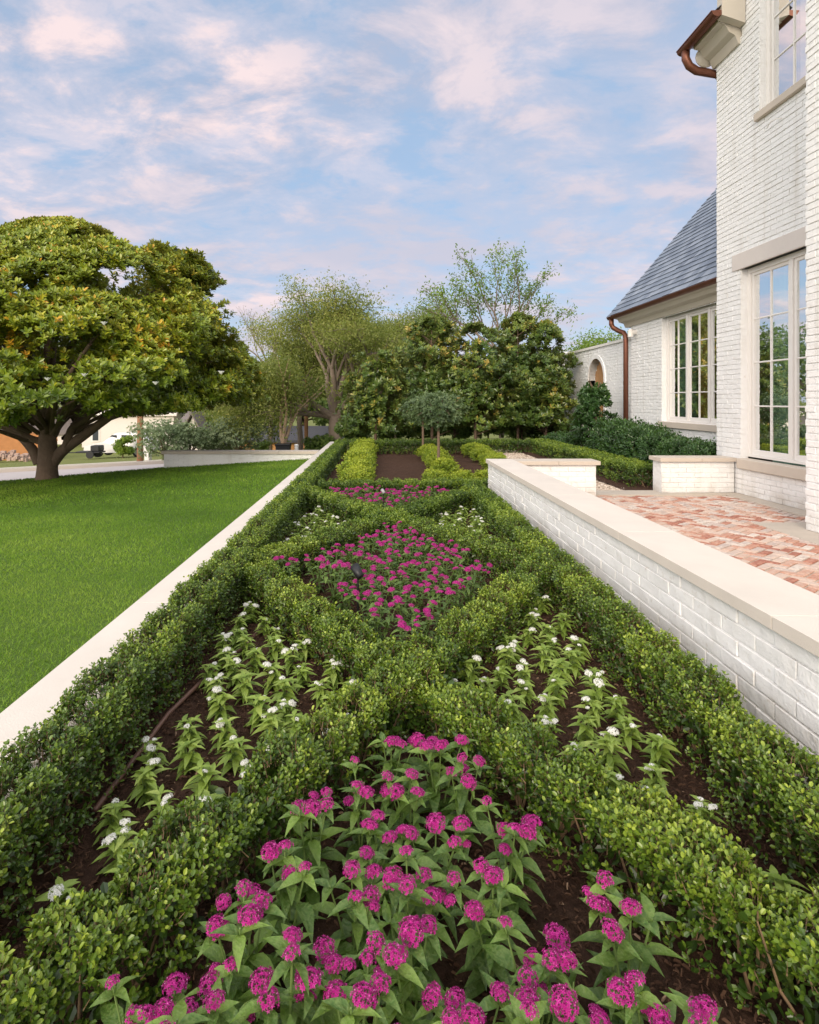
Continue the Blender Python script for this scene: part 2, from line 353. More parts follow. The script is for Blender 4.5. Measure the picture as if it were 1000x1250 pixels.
def leaf_tpl(L=1, W=.5, kind='small'):
    if kind == 'small':
        v = np.array([(0,0,0),(.30,-.42*W,.10*W),(.72,-.46*W,.10*W),(1,0,-.05),(.72,.46*W,.10*W),(.30,.42*W,.10*W)])
        f = np.array([(0,1,2,3),(0,3,4,5)]); return v, f
    if kind == 'long':
        ts = [0, .12, .32, .55, .78, 1]; ws = [.04, .26, .5, .46, .24, .0]; v = []; f = []
        for i, (t, w_) in enumerate(zip(ts, ws)):
            z = -.55*t*t+.08*t
            v += [(t, -w_*W, z+.45*w_*W), (t, 0, z), (t, w_*W, z+.45*w_*W)]
        for i in range(5):
            a = 3*i; f += [(a, a+3, a+4, a+1), (a+1, a+4, a+5, a+2)]
        return np.array(v), np.array(f)
def scatter(mb, pos, ax, nor, size, tpl, val):
    """leaf instances: position, axis, normal, size"""
    tv, tf = tpl; n = len(pos)
    ax = unit(ax); b = unit(np.cross(nor, ax)); nn = np.cross(ax, b)
    size = np.broadcast_to(size, (n,))
    V = pos[:, None, :]+size[:, None, None]*(tv[None, :, 0, None]*ax[:, None]+tv[None, :, 1, None]*b[:, None]+tv[None, :, 2, None]*nn[:, None])
    Fc = tf[None]+(np.arange(n)*len(tv))[:, None, None]
    mb.add(V.reshape(-1, 3), Fc.reshape(-1, tf.shape[1]), np.repeat(np.broadcast_to(val, (n,)), len(tv)))

def sprigs(mb, base, d, length, K, leaf, tpl, val, twig=None, ang=.9):
    """sprig = stem with K opposite leaf pairs"""
    n = len(base); d = unit(d); r = unit(np.cross(d, rdir(n))); q = np.cross(d, r)
    length = np.broadcast_to(length, (n,)); leaf = np.broadcast_to(leaf, (n,)); val = np.broadcast_to(val, (n,))
    for k in range(K):
        t = (k+.6)/K; a = k*math.pi/2+rng.uniform(-.4, .4, n)
        for sgn in (1, -1):
            o = sgn*(np.cos(a)[:, None]*r+np.sin(a)[:, None]*q)
            ax = o*ang+d*(.45+.5*t)+rng.normal(0, .15, (n, 3)); nor = d*1.0-o*.4+rng.normal(0, .2, (n, 3))
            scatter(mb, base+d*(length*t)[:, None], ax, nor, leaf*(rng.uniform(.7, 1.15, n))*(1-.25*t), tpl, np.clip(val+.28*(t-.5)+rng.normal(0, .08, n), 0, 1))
    if twig is not None:
        tv = np.array([(0,-.5,0),(0,.5,0),(1,0,0)]); 
        w_ = np.full(n, .0016); V = np.stack([base-r*w_[:, None], base+r*w_[:, None], base+d*length[:, None]], 1)
        twig.add(V.reshape(-1, 3), (np.arange(n)*3)[:, None]+np.array([0, 1, 2]))

# ------------------------------------------------------------------ ground and lawn
def lawn_z(X, Y):
    d = np.maximum(-1.58-X, 0)
    z = .165-.010*Y-.062*d
    # crest then fall to the street
    c = (Y-(14.6+.30*(X+8)))
    return z-np.clip(c, 0, 3.2)*.2
SDIR = unit(np.array([4.7, 3.0])); SN = np.array([-SDIR[1], SDIR[0]])
E0 = P(0, 577, -1.1)[:2]
def far_s(X, Y): return (X-E0[0])*SN[0]+(Y-E0[1])*SN[1]      # distance beyond the far kerb
def grid(name, xs, ys, zf, mat, uvval=.5):
    X, Y = np.meshgrid(xs, ys); Z = zf(X, Y); nx, ny = len(xs), len(ys)
    i = np.arange(nx-1)[None]+nx*np.arange(ny-1)[:, None]; i = i.ravel()
    return MB().add(np.stack([X, Y, Z], -1).reshape(-1, 3), np.stack([i, i+1, i+nx+1, i+nx], 1), uvval).build(name, mat, smooth=True)
def terr(X, Y): return -1.16-np.clip(far_s(X, Y), 0, 26)*.068+0*X
base = grid('ground', np.concatenate([[-900, -300, -120], np.linspace(-70, 60, 66), [120, 300, 900]]), np.concatenate([[-200, -40], np.linspace(12, 110, 60), [300, 1500]]),
            lambda X, Y: np.where(far_s(X, Y) < -1, np.where(X > -1.6, -.9, -1.6), terr(X, Y)-.02), TURF2); struct(base)
lx = np.linspace(-18, -1.57, 70); ly = np.linspace(-3, 24, 90)
lawn = grid('lawn', lx, ly, lawn_z, TURF); struct(lawn)
# road as a sheet across
def strip(name, s0, s1, z, mat, t0=-60, t1=60):
    a = [E0+SDIR*t0+SN*s0, E0+SDIR*t1+SN*s0, E0+SDIR*t1+SN*s1, E0+SDIR*t0+SN*s1]
    zz_ = z if not np.isscalar(z) else (z, z, z, z)
    return MB().add([(p[0], p[1], q) for p, q in zip(a, zz_)], [(0, 1, 2, 3)]).build(name, mat)
struct(strip('road', -7, 0, -1.10, ROAD))
k = MB()
a0 = E0-SDIR*60; a1 = E0+SDIR*60; b0 = a0+SN*.16; b1 = a1+SN*.16
k.add([(p[0], p[1], z) for z in (-1.2, -.98) for p in (a0, a1, b1, b0)], [(0,1,5,4),(1,2,6,5),(2,3,7,6),(3,0,4,7),(4,5,6,7)])
kb = k.build('kerb', WALK); struct(kb)
s0, s1 = 6.0, 7.3
struct(strip('pavement', s0, s1, (-1.16-s0*.068+.03, -1.16-s0*.068+.03, -1.16-s1*.068+.03, -1.16-s1*.068+.03), WALK))
# garden soil
gm = grid('mulch_bed', np.linspace(-1.25, 1.66, 90), np.linspace(-.6, 9.0, 260),
          lambda X, Y: .03*(vnoise(np.stack([X*5, Y*5, X*0], -1))-.5)+.016*(vnoise(np.stack([X*22, Y*22, X*0], -1), 3)-.5), MULCH); struct(gm)
gm2 = grid('rear_mulch_bed', np.linspace(-1.25, 2.95, 60), np.linspace(8.99, 17.6, 120),
          lambda X, Y: .03*(vnoise(np.stack([X*5, Y*5, X*0], -1))-.5), MULCH); struct(gm2)
gm3 = grid('side_mulch_bed', np.linspace(3.95, 6.3, 30), np.linspace(9.36, 21, 70),
          lambda X, Y: .06+.03*(vnoise(np.stack([X*5, Y*5, X*0], -1))-.5), MULCH); struct(gm3)
yard = MB().box((-1.25, 17.6, -.6), (7.0, 24, -.02)); struct(yard.build('rear_yard_ground', TURF2))
sl = MB().box((2.95, 9.0, -.5), (4.1, 17.6, .02)); struct(sl.build('gravel_path_base', BAND))
# gravel stones
def chips(name, x0, x1, y0, y1, n, smin, smax, z, mat, flat=.35):
    mb = MB(); pos = np.stack([rng.uniform(x0, x1, n), y0+(y1-y0)*rng.uniform(0, 1, n)**1.3, np.full(n, z)+rng.uniform(-.004, .012, n)], 1)
    a = rng.uniform(0, 6.28, n); ax = np.stack([np.cos(a), np.sin(a), rng.normal(0, .3, n)], 1)
    nor = np.stack([rng.normal(0, .4, n), rng.normal(0, .4, n), np.ones(n)], 1)
    tv = np.array([(-.5,-.5*flat,-.15),(.5,-.4*flat,-.15),(.45,.5*flat,-.15),(-.5,.4*flat,-.15),(-.3,-.3*flat,.15),(.32,-.3*flat,.15),(.3,.3*flat,.15),(-.3,.3*flat,.15)])
    tf = np.array([(4,5,6,7),(0,1,5,4),(1,2,6,5),(2,3,7,6),(3,0,4,7)])
    v = rng.uniform(0, .8, n); v[rng.uniform(size=n) < .03] = 1
    scatter(mb, pos, ax, nor, rng.uniform(smin, smax, n), (tv, tf), v); return mb.build(name, mat)
o = chips('mulch_chips', -1.2, 1.6, 1.1, 9, 48000, .007, .024, .010, MULCHCHIP, .22); tag(o, 'dark brown shredded bark chips covering the planting beds', 'mulch', kind='stuff')
o = chips('gravel', 2.95, 4.1, 9.35, 17.5, 9000, .02, .05, .03, GRAVEL, .8); tag(o, 'pale gravel on the path beyond the patio', 'gravel', kind='stuff')

# grass blades
def grass():
    mb = MB()
    for (y0, y1, dens, w_, h_, x1) in ((1.6, 5, 6500, .0030, .028, -4.5), (5, 9, 3200, .0048, .034, -8), (9, 18.5, 1100, .009, .042, -16)):
        A = (y1-y0)*(-1.6-x1); n = int(A*dens)
        X = rng.uniform(x1, -1.60, n); Y = rng.uniform(y0, y1, n)
        keep = (-X < Y*.66+.6) & (far_s(X, Y) < -5.2); X = X[keep]; Y = Y[keep]; n = len(X)
        pos = np.stack([X, Y, lawn_z(X, Y)-.004], 1)
        a = rng.uniform(0, 6.28, n); side = np.stack([np.cos(a), np.sin(a), a*0], 1)*w_*.5*rng.uniform(.7, 1.4, n)[:, None]
        h = h_*rng.uniform(.6, 1.25, n)
        lean = np.stack([rng.normal(0, .45, n), rng.normal(0, .45, n), np.ones(n)], 1)*h[:, None]
        m = pos+lean*.5; tip = pos+lean+np.stack([rng.normal(0, .3, n)*h, rng.normal(0, .3, n)*h, -h*.1], 1)
        V = np.stack([pos-side, pos+side, m+side*.8, m-side*.8, tip], 1)
        b = (np.arange(n)*5)[:, None]
        mow = .12*np.sin((X*.5+Y*.85)*2*math.pi/1.1)
        v = .35+.7*(vnoise(np.stack([X*.8, Y*.8, X*0], -1))-.35)+.2*(vnoise(np.stack([X*4, Y*4, X*0], -1), 2)-.5)+mow*.5+rng.normal(0, .17, n)
        mb.add(V.reshape(-1, 3), b+np.array([0, 1, 2, 3]), np.repeat(np.clip(v, 0, 1), 5))
        mb.f.append(b+np.array([3, 2, 4])+mb.n-5*n)
    o = mb.build('lawn_grass', GRASSM); tag(o, 'short mown green grass covering the front lawn', 'grass', kind='stuff')
grass()

# ------------------------------------------------------------------ masonry
def rect_minus(u0, u1, z0, z1, holes):
    """rectangles covering region minus holes"""
    us = sorted({u0, u1} | {h[i] for h in holes for i in (0, 1) if u0 < h[i] < u1}); res = []
    for a, b in zip(us[:-1], us[1:]):
        m = (a+b)/2; hs = sorted([(h[2], h[3]) for h in holes if h[0] < m < h[1]]); z = z0
        for (h0, h1) in hs:
            if h0 > z: res.append((a, b, z, min(h0, z1)))
            z = max(z, h1)
        if z < z1: res.append((a, b, z, z1))
    return res
def brickwork(mb, face, axis, sgn, u0, u1, z0, z1, holes=(), thick=.1, BL=.254, BH=.0762, depth=.012, slab=True, arch=None):
    """wall plane at coord 'face' on axis (0: X plane, u is Y; 1: Y plane, u is X); bricks project towards sgn"""
    def pt(u, d, z):
        return (face+sgn*d, u, z) if axis == 0 else (u, face+sgn*d, z)
    if slab:
        for (a, b, c, d) in rect_minus(u0, u1, z0, z1, holes):
            mb.box(pt(a, -thick, c), pt(b, -depth, d))
    nc = int(math.ceil((z1-z0)/BH-.01)); V = []
    for c in range(nc):
        za = z0+c*BH+.005; zb = min(z0+(c+1)*BH-.005, z1)
        if zb-za < .015: continue
        st = u0-BL+(BL/2 if c % 2 else 0)
        u = st
        while u < u1:
            segs = [(max(u+.0035, u0+.001), min(u+BL-.0035, u1-.001))]
            for h in holes:
                if h[2] < (za+zb)/2 < h[3]:
                    ns = []
                    for (a, b) in segs:
                        if b <= h[0] or a >= h[1]: ns.append((a, b)); continue
                        if a < h[0]: ns.append((a, h[0]-.002))
                        if b > h[1]: ns.append((h[1]+.002, b))
                    segs = ns
            for (a, b) in segs:
                if b-a < .03: continue
                if arch is not None and arch((a+b)/2, (za+zb)/2): continue
                d = random.uniform(-.004, .003); j = [random.uniform(-.0015, .0015) for _ in range(4)]; i = .0032
                V.append([pt(a, -depth-.001, za), pt(b, -depth-.001, za), pt(b, -depth-.001, zb), pt(a, -depth-.001, zb),
                          pt(a, d-i, za), pt(b, d-i, za), pt(b, d-i, zb), pt(a, d-i, zb),
                          pt(a+i, d+j[0], za+i), pt(b-i, d+j[1], za+i), pt(b-i, d+j[2], zb-i), pt(a+i, d+j[3], zb-i)])
            u += BL
    V = np.array(V); n = len(V); b = (np.arange(n)*12)[:, None, None]
    f = np.array([(0,1,5,4),(1,2,6,5),(2,3,7,6),(3,0,4,7),(4,5,9,8),(5,6,10,9),(6,7,11,10),(7,4,8,11),(8,9,10,11)])
    mb.add(V.reshape(-1, 3), (f[None]+b).reshape(-1, 4)); return mb
def coping(mb, x0, x1, y0, y1, z0, z1, joints, axis=1):
    js = [y0 if axis == 1 else x0]+list(joints)+[y1 if axis == 1 else x1]
    for a, b in zip(js[:-1], js[1:]):
        if axis == 1: mb.box((x0, a+.0025, z0), (x1, b-.0025, z1), bev=.0018)
        else: mb.box((a+.0025, y0, z0), (b-.0025, y1, z1), bev=.0018)

ZC = .62
gw = thing('garden_wall', 'white painted brick garden wall with pale limestone coping beside the patio', 'wall', (0, 0, 0))
mb = MB(); brickwork(mb, 1.625, 0, -1, -1.0, 8.88, -.05, ZC-.06, thick=.30)
brickwork(mb, 8.895, 1, 1, 1.65, 1.92, -.05, ZC-.06, slab=False)
mb.build('brickwork', BRICK, gw)
mb = MB(); coping(mb, 1.60, 1.985, -1.0, 8.92, ZC-.058, ZC, [-.7, .86, 2.41, 3.96, 5.52, 7.06, 8.53]); mb.build('coping', STONE, gw)
rw = thing('patio_pier', 'low white brick return wall with stone coping at end of the garden wall', 'wall')
mb = MB(); brickwork(mb, 8.62, 1, -1, 1.99, 3.16, 0, ZC-.06, thick=.3); brickwork(mb, 3.16, 0, 1, 8.62, 8.90, 0, ZC-.06, slab=False); mb.build('brickwork', BRICK, rw)
mb = MB(); coping(mb, 1.99, 3.21, 8.57, 8.96, ZC-.058, ZC-.002, [2.6], axis=0); mb.build('coping', TAN, rw)
rw = thing('patio_pier', 'low white brick wall with tan coping butting against the house', 'wall')
mb = MB(); brickwork(mb, 9.12, 1, -1, 4.36, 5.48, 0, ZC-.06, thick=.3); brickwork(mb, 4.36, 0, -1, 9.13, 9.42, 0, ZC-.06, slab=False); mb.build('brickwork', BRICK, rw)
mb = MB(); coping(mb, 4.31, 5.485, 9.06, 9.46, ZC-.06, ZC, [4.95], axis=0); mb.build('coping', TAN, rw)
# lawn edging wall and end wall
ZL = .2
lw = thing('lawn_edging_wall', 'long low pale stone coping wall dividing the lawn from the hedged garden', 'wall')
mb = MB(); coping(mb, -1.58, -1.215, -2, 18.7, ZL-.055, ZL, list(np.arange(-1.2, 18.5, 1.55)+.35)); mb.build('coping', STONE, lw)
mb = MB(); mb.box((-1.56, -2, -.7), (-1.235, 18.68, ZL-.057)); brickwork(mb, 18.69, 1, 1, -1.55, -1.24, -.6, ZL-.06, slab=False); mb.build('brickwork', BRICK2, lw)
ew = thing('end_wall', 'long low white wall with tan coping closing the far side of lawn', 'wall')
mb = MB(); brickwork(mb, 15.13, 1, -1, -5.55, -1.60, -.9, ZL-.07, thick=.3); mb.build('brickwork', BRICK2, ew)
mb = MB(); coping(mb, -5.60, -1.585, 15.08, 15.48, ZL-.07, ZL+.004, [-4.0, -2.6], axis=0); mb.build('coping', TAN, ew)

# patio
ZP = .07
struct(MB().box((1.93, -1, -.3), (5.6, 9.1, ZP-.012)).build('patio_base', BAND))
# herringbone built from the standard unit: horizontal brick at (k, k), vertical beside it, repeated along the diagonal
def herring():
    mb = MB(); th = R(38); c, s_ = math.cos(th), math.sin(th); W = .09; g = .0075
    f9 = np.array([(0,1,5,4),(1,2,6,5),(2,3,7,6),(3,0,4,7),(4,5,9,8),(5,6,10,9),(6,7,11,10),(7,4,8,11),(8,9,10,11)])
    for a in range(-80, 80):
        for b in range(-80, 80):
            # lattice cell (a,b) in units W; pattern index
            m = (a-b) % 4
            if m == 0: r = (a, b, a+2, b+1)      # horizontal brick starts here
            elif m == 3: r = (a, b, a+1, b+2)      # vertical brick starts here
            else: continue
            x0, y0, x1, y1 = [q*W for q in r]; x0 += g; y0 += g; x1 -= g; y1 -= g
            mx, my = (x0+x1)/2, (y0+y1)/2; X = c*mx-s_*my+3.7; Y = s_*mx+c*my+4.3
            if not (1.95 < X < 5.26 and -.5 < Y < 8.4) and not (X > 3.1 and X < 5.26 and 8.3 < Y < 8.86): continue
            if X > 4.45 and Y < 6.9 and (X-4.45)+(6.9-Y)*.0 > 0: continue
            dz = random.uniform(-.003, .003); v = random.random()
            pts = []
            for (z_, q) in ((ZP-.03, 0), (ZP-.005+dz, 0), (ZP+dz, .007)):
                for (px_, py_) in ((x0+q, y0+q), (x1-q, y0+q), (x1-q, y1-q), (x0+q, y1-q)):
                    px_ += random.uniform(-.002, .002); py_ += random.uniform(-.002, .002)
                    pts.append((c*px_-s_*py_+3.7, s_*px_+c*py_+4.3, z_+random.uniform(-.001, .001)))
            mb.add(pts, f9, v)
    return mb
pv = herring().build('patio', PAVE); struct(pv)
bd = MB().box((5.24, -.5, ZP-.03), (5.498, 9.1, ZP+.012), bev=.004).box((3.1, 8.9, ZP-.03), (5.23, 9.1, ZP+.010), bev=.004).box((4.35, -.5, ZP-.031), (5.235, 6.9, ZP+.006), bev=.004)
struct(bd.build('patio_border', BAND))
struct(MB().box((3.17, 9.0, -.1), (4.35, 9.38, ZP+.004)).build('path_threshold', BAND))

# ------------------------------------------------------------------ house
hs = thing('house', 'white painted brick house with slate roof and copper gutters', 'house')
X1, XW, XN = 5.5, 6.1, 4.7
Yc = 9.64
mb = MB()
W1 = (7.10, 8.99, .60, 3.50); W2 = (7.10, 8.55, 5.66, 8.3)
brickwork(mb, X1, 0, -1, 5.9, Yc, 0, 7.05, [W1, W2], thick=.115)
brickwork(mb, X1, 0, -1, 5.9, 8.98, 7.05, 9.6, [(7.10, 8.55, 7.05, 8.3)], thick=.115)
brickwork(mb, Yc-.0005, 1, 1, X1+.02, 7.6, 0, 9.5, thick=.11)
mb.build('wall', BRICK, hs)
mb = MB(); brickwork(mb, XN, 0, -1, -1.0, 6.52, 0, 9.6, thick=.2); brickwork(mb, 6.525, 1, 1, XN+.02, X1+.1, 0, 9.6, thick=.1); mb.build('wall', BRICK, hs)
mb = MB(); WW = (10.28, 12.77, 1.05, 3.30)
brickwork(mb, XW, 0, -1, Yc+.02, 14.35, 0, 3.42, [WW], thick=.115); brickwork(mb, 14.345, 1, 1, XW+.02, 9.4, 0, 3.5, thick=.1)
mb.build('wall', BRICK, hs)
# reveals of openings (brick returns), interiors
for (xf, (u0, u1, z0, z1)) in ((X1, W1), (X1, W2), (XW, WW)):
    mb = MB(); brickwork(mb, u1, 1, -1, xf+.002, xf+.112, z0, z1, BL=.13, slab=False, depth=.004); mb.build('window_reveal', BRICK, hs)
rm = MB()
def room(mb, x0, x1, y0, y1, z0, z1):
    v = [(x0,y0,z0),(x1,y0,z0),(x1,y1,z0),(x0,y1,z0),(x0,y0,z1),(x1,y0,z1),(x1,y1,z1),(x0,y1,z1)]
    mb.add(v, [(0,3,2,1),(4,5,6,7),(0,1,5,4),(1,2,6,5),(2,3,7,6)])
room(rm, X1+.12, 9, 6.65, 9.5, .12, 3.9); room(rm, X1+.12, 9, 6.65, 9.5, 4.3, 8.6); room(rm, XW+.12, 9.4, 9.8, 14.2, .3, 3.36)
rm.build('interior', ROOM, hs)
def window(xf, u0, u1, z0, z1, sashes, rows, cols, curtain_or_glow):
    """casement window in an X-plane; sash boxes, muntins, glass and curtain behind"""
    fr = MB(); g = MB(); xo = xf+.10; xi = xf+.19
    B = lambda a, b, c, d, xa, xb: fr.box((xa, a, c), (xb, b, d), bev=.003)
    # brickmould
    B(u0, u1, z1-.07, z1, xo, xi); B(u0, u1, z0, z0+.045, xo, xi)
    B(u1-.07, u1, z0+.045, z1-.07, xo, xi); B(u0, u0+.07, z0+.045, z1-.07, xo, xi)
    a, b, c, d = u0+.07, u1-.07, z0+.045, z1-.07; mw = .07
    sw = (b-a-mw*(sashes-1))/sashes
    for i in range(sashes):
        p = a+i*(sw+mw); q = p+sw
        if i < sashes-1: B(q, q+mw, c, d, xo+.002, xi)
        x0, x1 = xo+.025, xo+.065; s_ = .048
        B(p+.003, p+s_, c, d, x0, x1); B(q-s_, q-.003, c, d, x0, x1); B(p+s_, q-s_, d-s_, d, x0, x1); B(p+s_, q-s_, c, c+s_+.02, x0, x1)
        gy0, gy1, gz0, gz1 = p+s_, q-s_, c+s_+.02, d-s_
        for k_ in range(1, cols):
            y = gy0+(gy1-gy0)*k_/cols; B(y-.011, y+.011, gz0, gz1, x0+.004, x1-.004)
        for k_ in range(1, rows):
            z = gz0+(gz1-gz0)*k_/rows; B(gy0, gy1, z-.011, z+.011, x0+.006, x1-.006)
        g.add([(xo+.045, gy0, gz0), (xo+.045, gy1, gz0), (xo+.045, gy1, gz1), (xo+.045, gy0, gz1)], [(0, 1, 2, 3)])
    f = fr.build('window', WHITEP, hs); g.build('window_glass', GLASS, f)
    for (y0, y1, m) in curtain_or_glow:
        t = np.linspace(0, 1, 90); yy = y0+(y1-y0)*t; xx = xf+.27+.03*np.sin(t*(y1-y0)*2*math.pi/.11)+.012*np.sin(t*37)
        V = np.concatenate([np.stack([xx, yy, np.full(90, z0-.3)], 1), np.stack([xx, yy, np.full(90, z1+.1)], 1)]); i = np.arange(89)
        MB().add(V, np.stack([i, i+1, i+91, i+90], 1)).build('curtain_or_glow', m, f, smooth=True)
window(X1, W1[0], W1[1], W1[2]+.05, W1[3], 2, 4, 2, [(7.75, 8.62, CURTG)])
window(X1, W2[0], W2[1], W2[2], W2[3], 1, 4, 3, [(7.3, 8.1, WALLC)])
window(XW, WW[0], WW[1], WW[2], WW[3], 3, 4, 2, [(11.9, 12.6, CURTG), (10.4, 11.75, AMBGLOW)])  # green curtain, then an added amber sheet imitating warm light in the panes
MB().box((X1-.02, 6.9, 3.50), (X1+.1, 9.19, 3.75), bev=.006).build('lintel', GREYST, hs)
MB().box((X1-.065, 7.0, .47), (X1+.12, 9.0, .625), bev=.012).build('window_sill', TAN, hs)
MB().box((X1-.055, 6.9, 5.56), (X1+.12, 8.60, 5.67), bev=.008).build('window_sill', TAN, hs)
MB().box((XW-.055, 10.1, .93), (XW+.12, 12.85, 1.055), bev=.008).build('window_sill', TAN, hs)
# wing eave: frieze, soffit, gutter, slate roof
mb = MB()
mb.prism([(XW-.03, 3.30), (XW+.10, 3.30), (XW+.10, 3.62), (XW-.30, 3.62), (XW-.30, 3.52), (XW-.22, 3.50), (XW-.18, 3.43), (XW-.07, 3.40)], 1, Yc+.02, 14.6); mb.build('eave_board', CREAM, hs)
def gutter(x, z, y0, y1, rr=.075):
    a = np.linspace(-.1, math.pi+.1, 12); out_ = [(x+rr*math.cos(t)*-1, z-rr*math.sin(t)*.9) for t in a]
    out_ = [(x-rr-.012, z+.012), (x-rr-.012, z-.004)]+[(x-rr*math.cos(t), z-.85*rr*math.sin(t)) for t in np.linspace(0, math.pi, 10)]+[(x+rr, z+.02)]
    return MB().prism(out_, 1, y0, y1)
gutter(5.80, 3.585, Yc+.03, 14.9).build('gutter', COPPER, hs)
ds = MB(); c0 = np.array([5.80, 14.78, 3.53]);
ds.tube([c0, c0+(0, 0, -.12), c0+(.04, 0, -.2), c0+(.14, -.12, -.3), c0+(.20, -.26, -.36), c0+(.215, -.34, -.45), c0+(.215, -.35, -.6), c0+(.215, -.35, -3.4)], .06, 12)
ds.build('downspout', COPPER, hs, smooth=True)
def slates(x0, z0, x1, z1, y0, y1, expo=.185):
    mb = MB(); d = np.array([x1-x0, 0, z1-z0]); L = np.linalg.norm(d); d /= L; nn = np.array([-d[2], 0, d[0]])
    k_ = 0; s_ = 0
    while s_ < L:
        y = y0-random.uniform(0, .2)
        while y < y1:
            w_ = random.uniform(.18, .36); a = max(y, y0)+.002; b = min(y+w_, y1)-.002
            if b-a > .04:
                ln = expo*1.5; jit = random.uniform(-.012, .012); t = random.uniform(.008, .014)
                p0 = np.array([x0, 0, z0])+d*(s_+jit); p1 = p0+d*ln
                lo, hi = nn*(.022+t*.6), nn*.004
                V = [p0+lo, p0+lo, p1+hi, p1+hi, p0+lo-nn*t, p0+lo-nn*t, p1+hi-nn*.003, p1+hi-nn*.003]
                ys = [a, b, b, a, a, b, b, a]
                V = [(q[0], yy, q[2]) for q, yy in zip(V, ys)]
                mb.add(V, [(0,1,2,3),(0,4,5,1),(1,5,6,2),(3,7,4,0)])
            y += w_
        s_ += expo; k_ += 1
    return mb
rs = slates(5.76, 3.60, 9.0, 7.41, Yc+.02, 14.95)
rf = rs.build('roof', SLATE, hs)
MB().prism([(5.80, 3.60), (6.0, 3.60), (9.0, 7.13), (9.0, 7.38)], 1, Yc+.02, 14.93).build('roof_deck', CREAM, hs)
MB().prism([(6.3, 3.5), (9.4, 3.5), (9.4, 7.45), (9.1, 7.2)], 1, 14.2, 14.34).build('gable_wall', BRICK, hs)
# rear slope (other side of the ridge)
MB().prism([(9.01, 7.40), (9.01, 7.2), (12.0, 3.6), (12.2, 3.6)], 1, Yc+.02, 14.93).build('roof_deck', SLATE, hs)
# main eave upper left
mb = MB()
xe = X1
mb.prism([(xe-.03, 6.95), (xe+.1, 6.95), (xe+.1, 7.42), (xe-.34, 7.42), (xe-.34, 7.27), (xe-.24, 7.25), (xe-.17, 7.13), (xe-.08, 7.08)], 1, 9.0, Yc+.06); mb.build('eave_board', CREAM, hs)
MB().prism([(xe-.36, 7.30), (xe-.012, 7.18), (xe-.012, 7.62), (xe-.36, 7.62)], 1, 8.86, 8.99).build('eave_return', CREAM, hs)
bl = MB(); bl.tube([(xe-.13, Yc+.07, 7.16), (xe-.13, Yc+.10, 7.16), (xe-.13, Yc+.15, 7.16), (xe-.13, Yc+.19, 7.16)], [.17, .165, .12, .02], 16); bl.build('eave_end_cap', CREAM, hs, smooth=True)
gutter(xe-.42, 7.36, 8.87, 9.93, .085).build('gutter', COPPER, hs)
ds = MB(); c0 = np.array([xe-.42, 9.8, 7.30])
ds.tube([c0, c0+(0, 0, -.12), c0+(.06, 0, -.24), c0+(.18, 0, -.32), c0+(.34, -.02, -.36), c0+(.52, -.03, -.40), c0+(.64, -.03, -.55), c0+(.66, -.03, -3.0)], .065, 12); ds.build('downspout', COPPER, hs, smooth=True)
slates(xe-.40, 7.40, 7.6, 10.0, 8.87, 9.95).build('roof', SLATE, hs)
MB().prism([(xe-.36, 7.43), (xe, 7.43), (7.6, 9.7), (7.6, 9.97)], 1, 8.88, 9.94).build('roof_deck', CREAM, hs)
# lamp on wing wall + small hook
lm = MB(); lm.cyl((XW-.10, 14.05, 3.13), (XW, 14.05, 3.13), .06); lm.cyl((XW-.13, 14.05, 3.2), (XW-.13, 14.05, 3.02), .05, .065); lm.build('floodlight', WHITEP, hs)
hk = MB(); hk.tube([(X1, 8.06, 5.36), (X1-.05, 8.1, 5.375), (X1-.07, 8.2, 5.375), (X1-.03, 8.34, 5.35)], .007, 6); hk.build('wire_stub', WHITEP, hs)

# courtyard wall with arch
cw = thing('courtyard_wall', 'tall white brick wall with an arched wooden door beyond the house wing', 'wall')
XA = 6.27; yc_ = 17.12; ra = .62; zs = 2.1
def in_arch(u, z, r=ra+.12): return abs(u-yc_) < r and (z < zs or (u-yc_)**2+(z-zs)**2 < r*r)
mb = MB(); brickwork(mb, XA, 0, -1, 14.37, 19.9, 0, 3.02, thick=.01, slab=False, arch=in_arch)
mb.box((XA+.010, 14.37, 0), (XA+.3, yc_-ra, 3.02)); mb.box((XA+.010, yc_+ra, 0), (XA+.3, 19.9, 3.02))
an = np.linspace(0, math.pi, 25)
for i in range(24):
    y0_, y1_ = yc_+ra*math.cos(an[i]), yc_+ra*math.cos(an[i+1]); z0_, z1_ = zs+ra*math.sin(an[i]), zs+ra*math.sin(an[i+1])
    V = [(x, y, z) for x in (XA+.010, XA+.3) for (y, z) in ((y0_, z0_), (y1_, z1_), (y1_, 3.02), (y0_, 3.02))]
    mb.add(V, [(0,1,2,3),(0,4,5,1),(4,7,6,5)])
mb.build('brickwork', BRICK, cw)
tr = MB(); V = []
for r_, xx in ((ra+.11, XA+.012), (ra+.11, XA-.02), (ra, XA-.02), (ra, XA+.2)):
    pts = [(yc_+r_, 0)]+[(yc_+r_*math.cos(t), zs+r_*math.sin(t)) for t in an]+[(yc_-r_, 0)]
    V.append([(xx, a, b) for a, b in pts])
V = np.array(V); m_ = V.shape[1]; i = np.arange(m_-1)
for q in range(3): tr.add(np.concatenate([V[q], V[q+1]]), np.stack([i, i+1, i+1+m_, i+m_], 1))
tr.build('arch_trim', BRICK, cw)
dr = MB(); 
for q in range(9):
    y0_ = yc_-ra+q*2*ra/9; y1_ = y0_+2*ra/9-.006; zt = zs+math.sqrt(max(ra*ra-((y0_+y1_)/2-yc_)**2, 0))
    dr.box((XA+.20, y0_, .05), (XA+.24, y1_, zt), bev=.004)
dr.build('door', DOORW, cw)
mb = MB(); coping(mb, XA-.04, XA+.34, 14.37, 19.95, 3.02, 3.09, [16.2, 18.1]); mb.build('coping', WHITEP, cw)
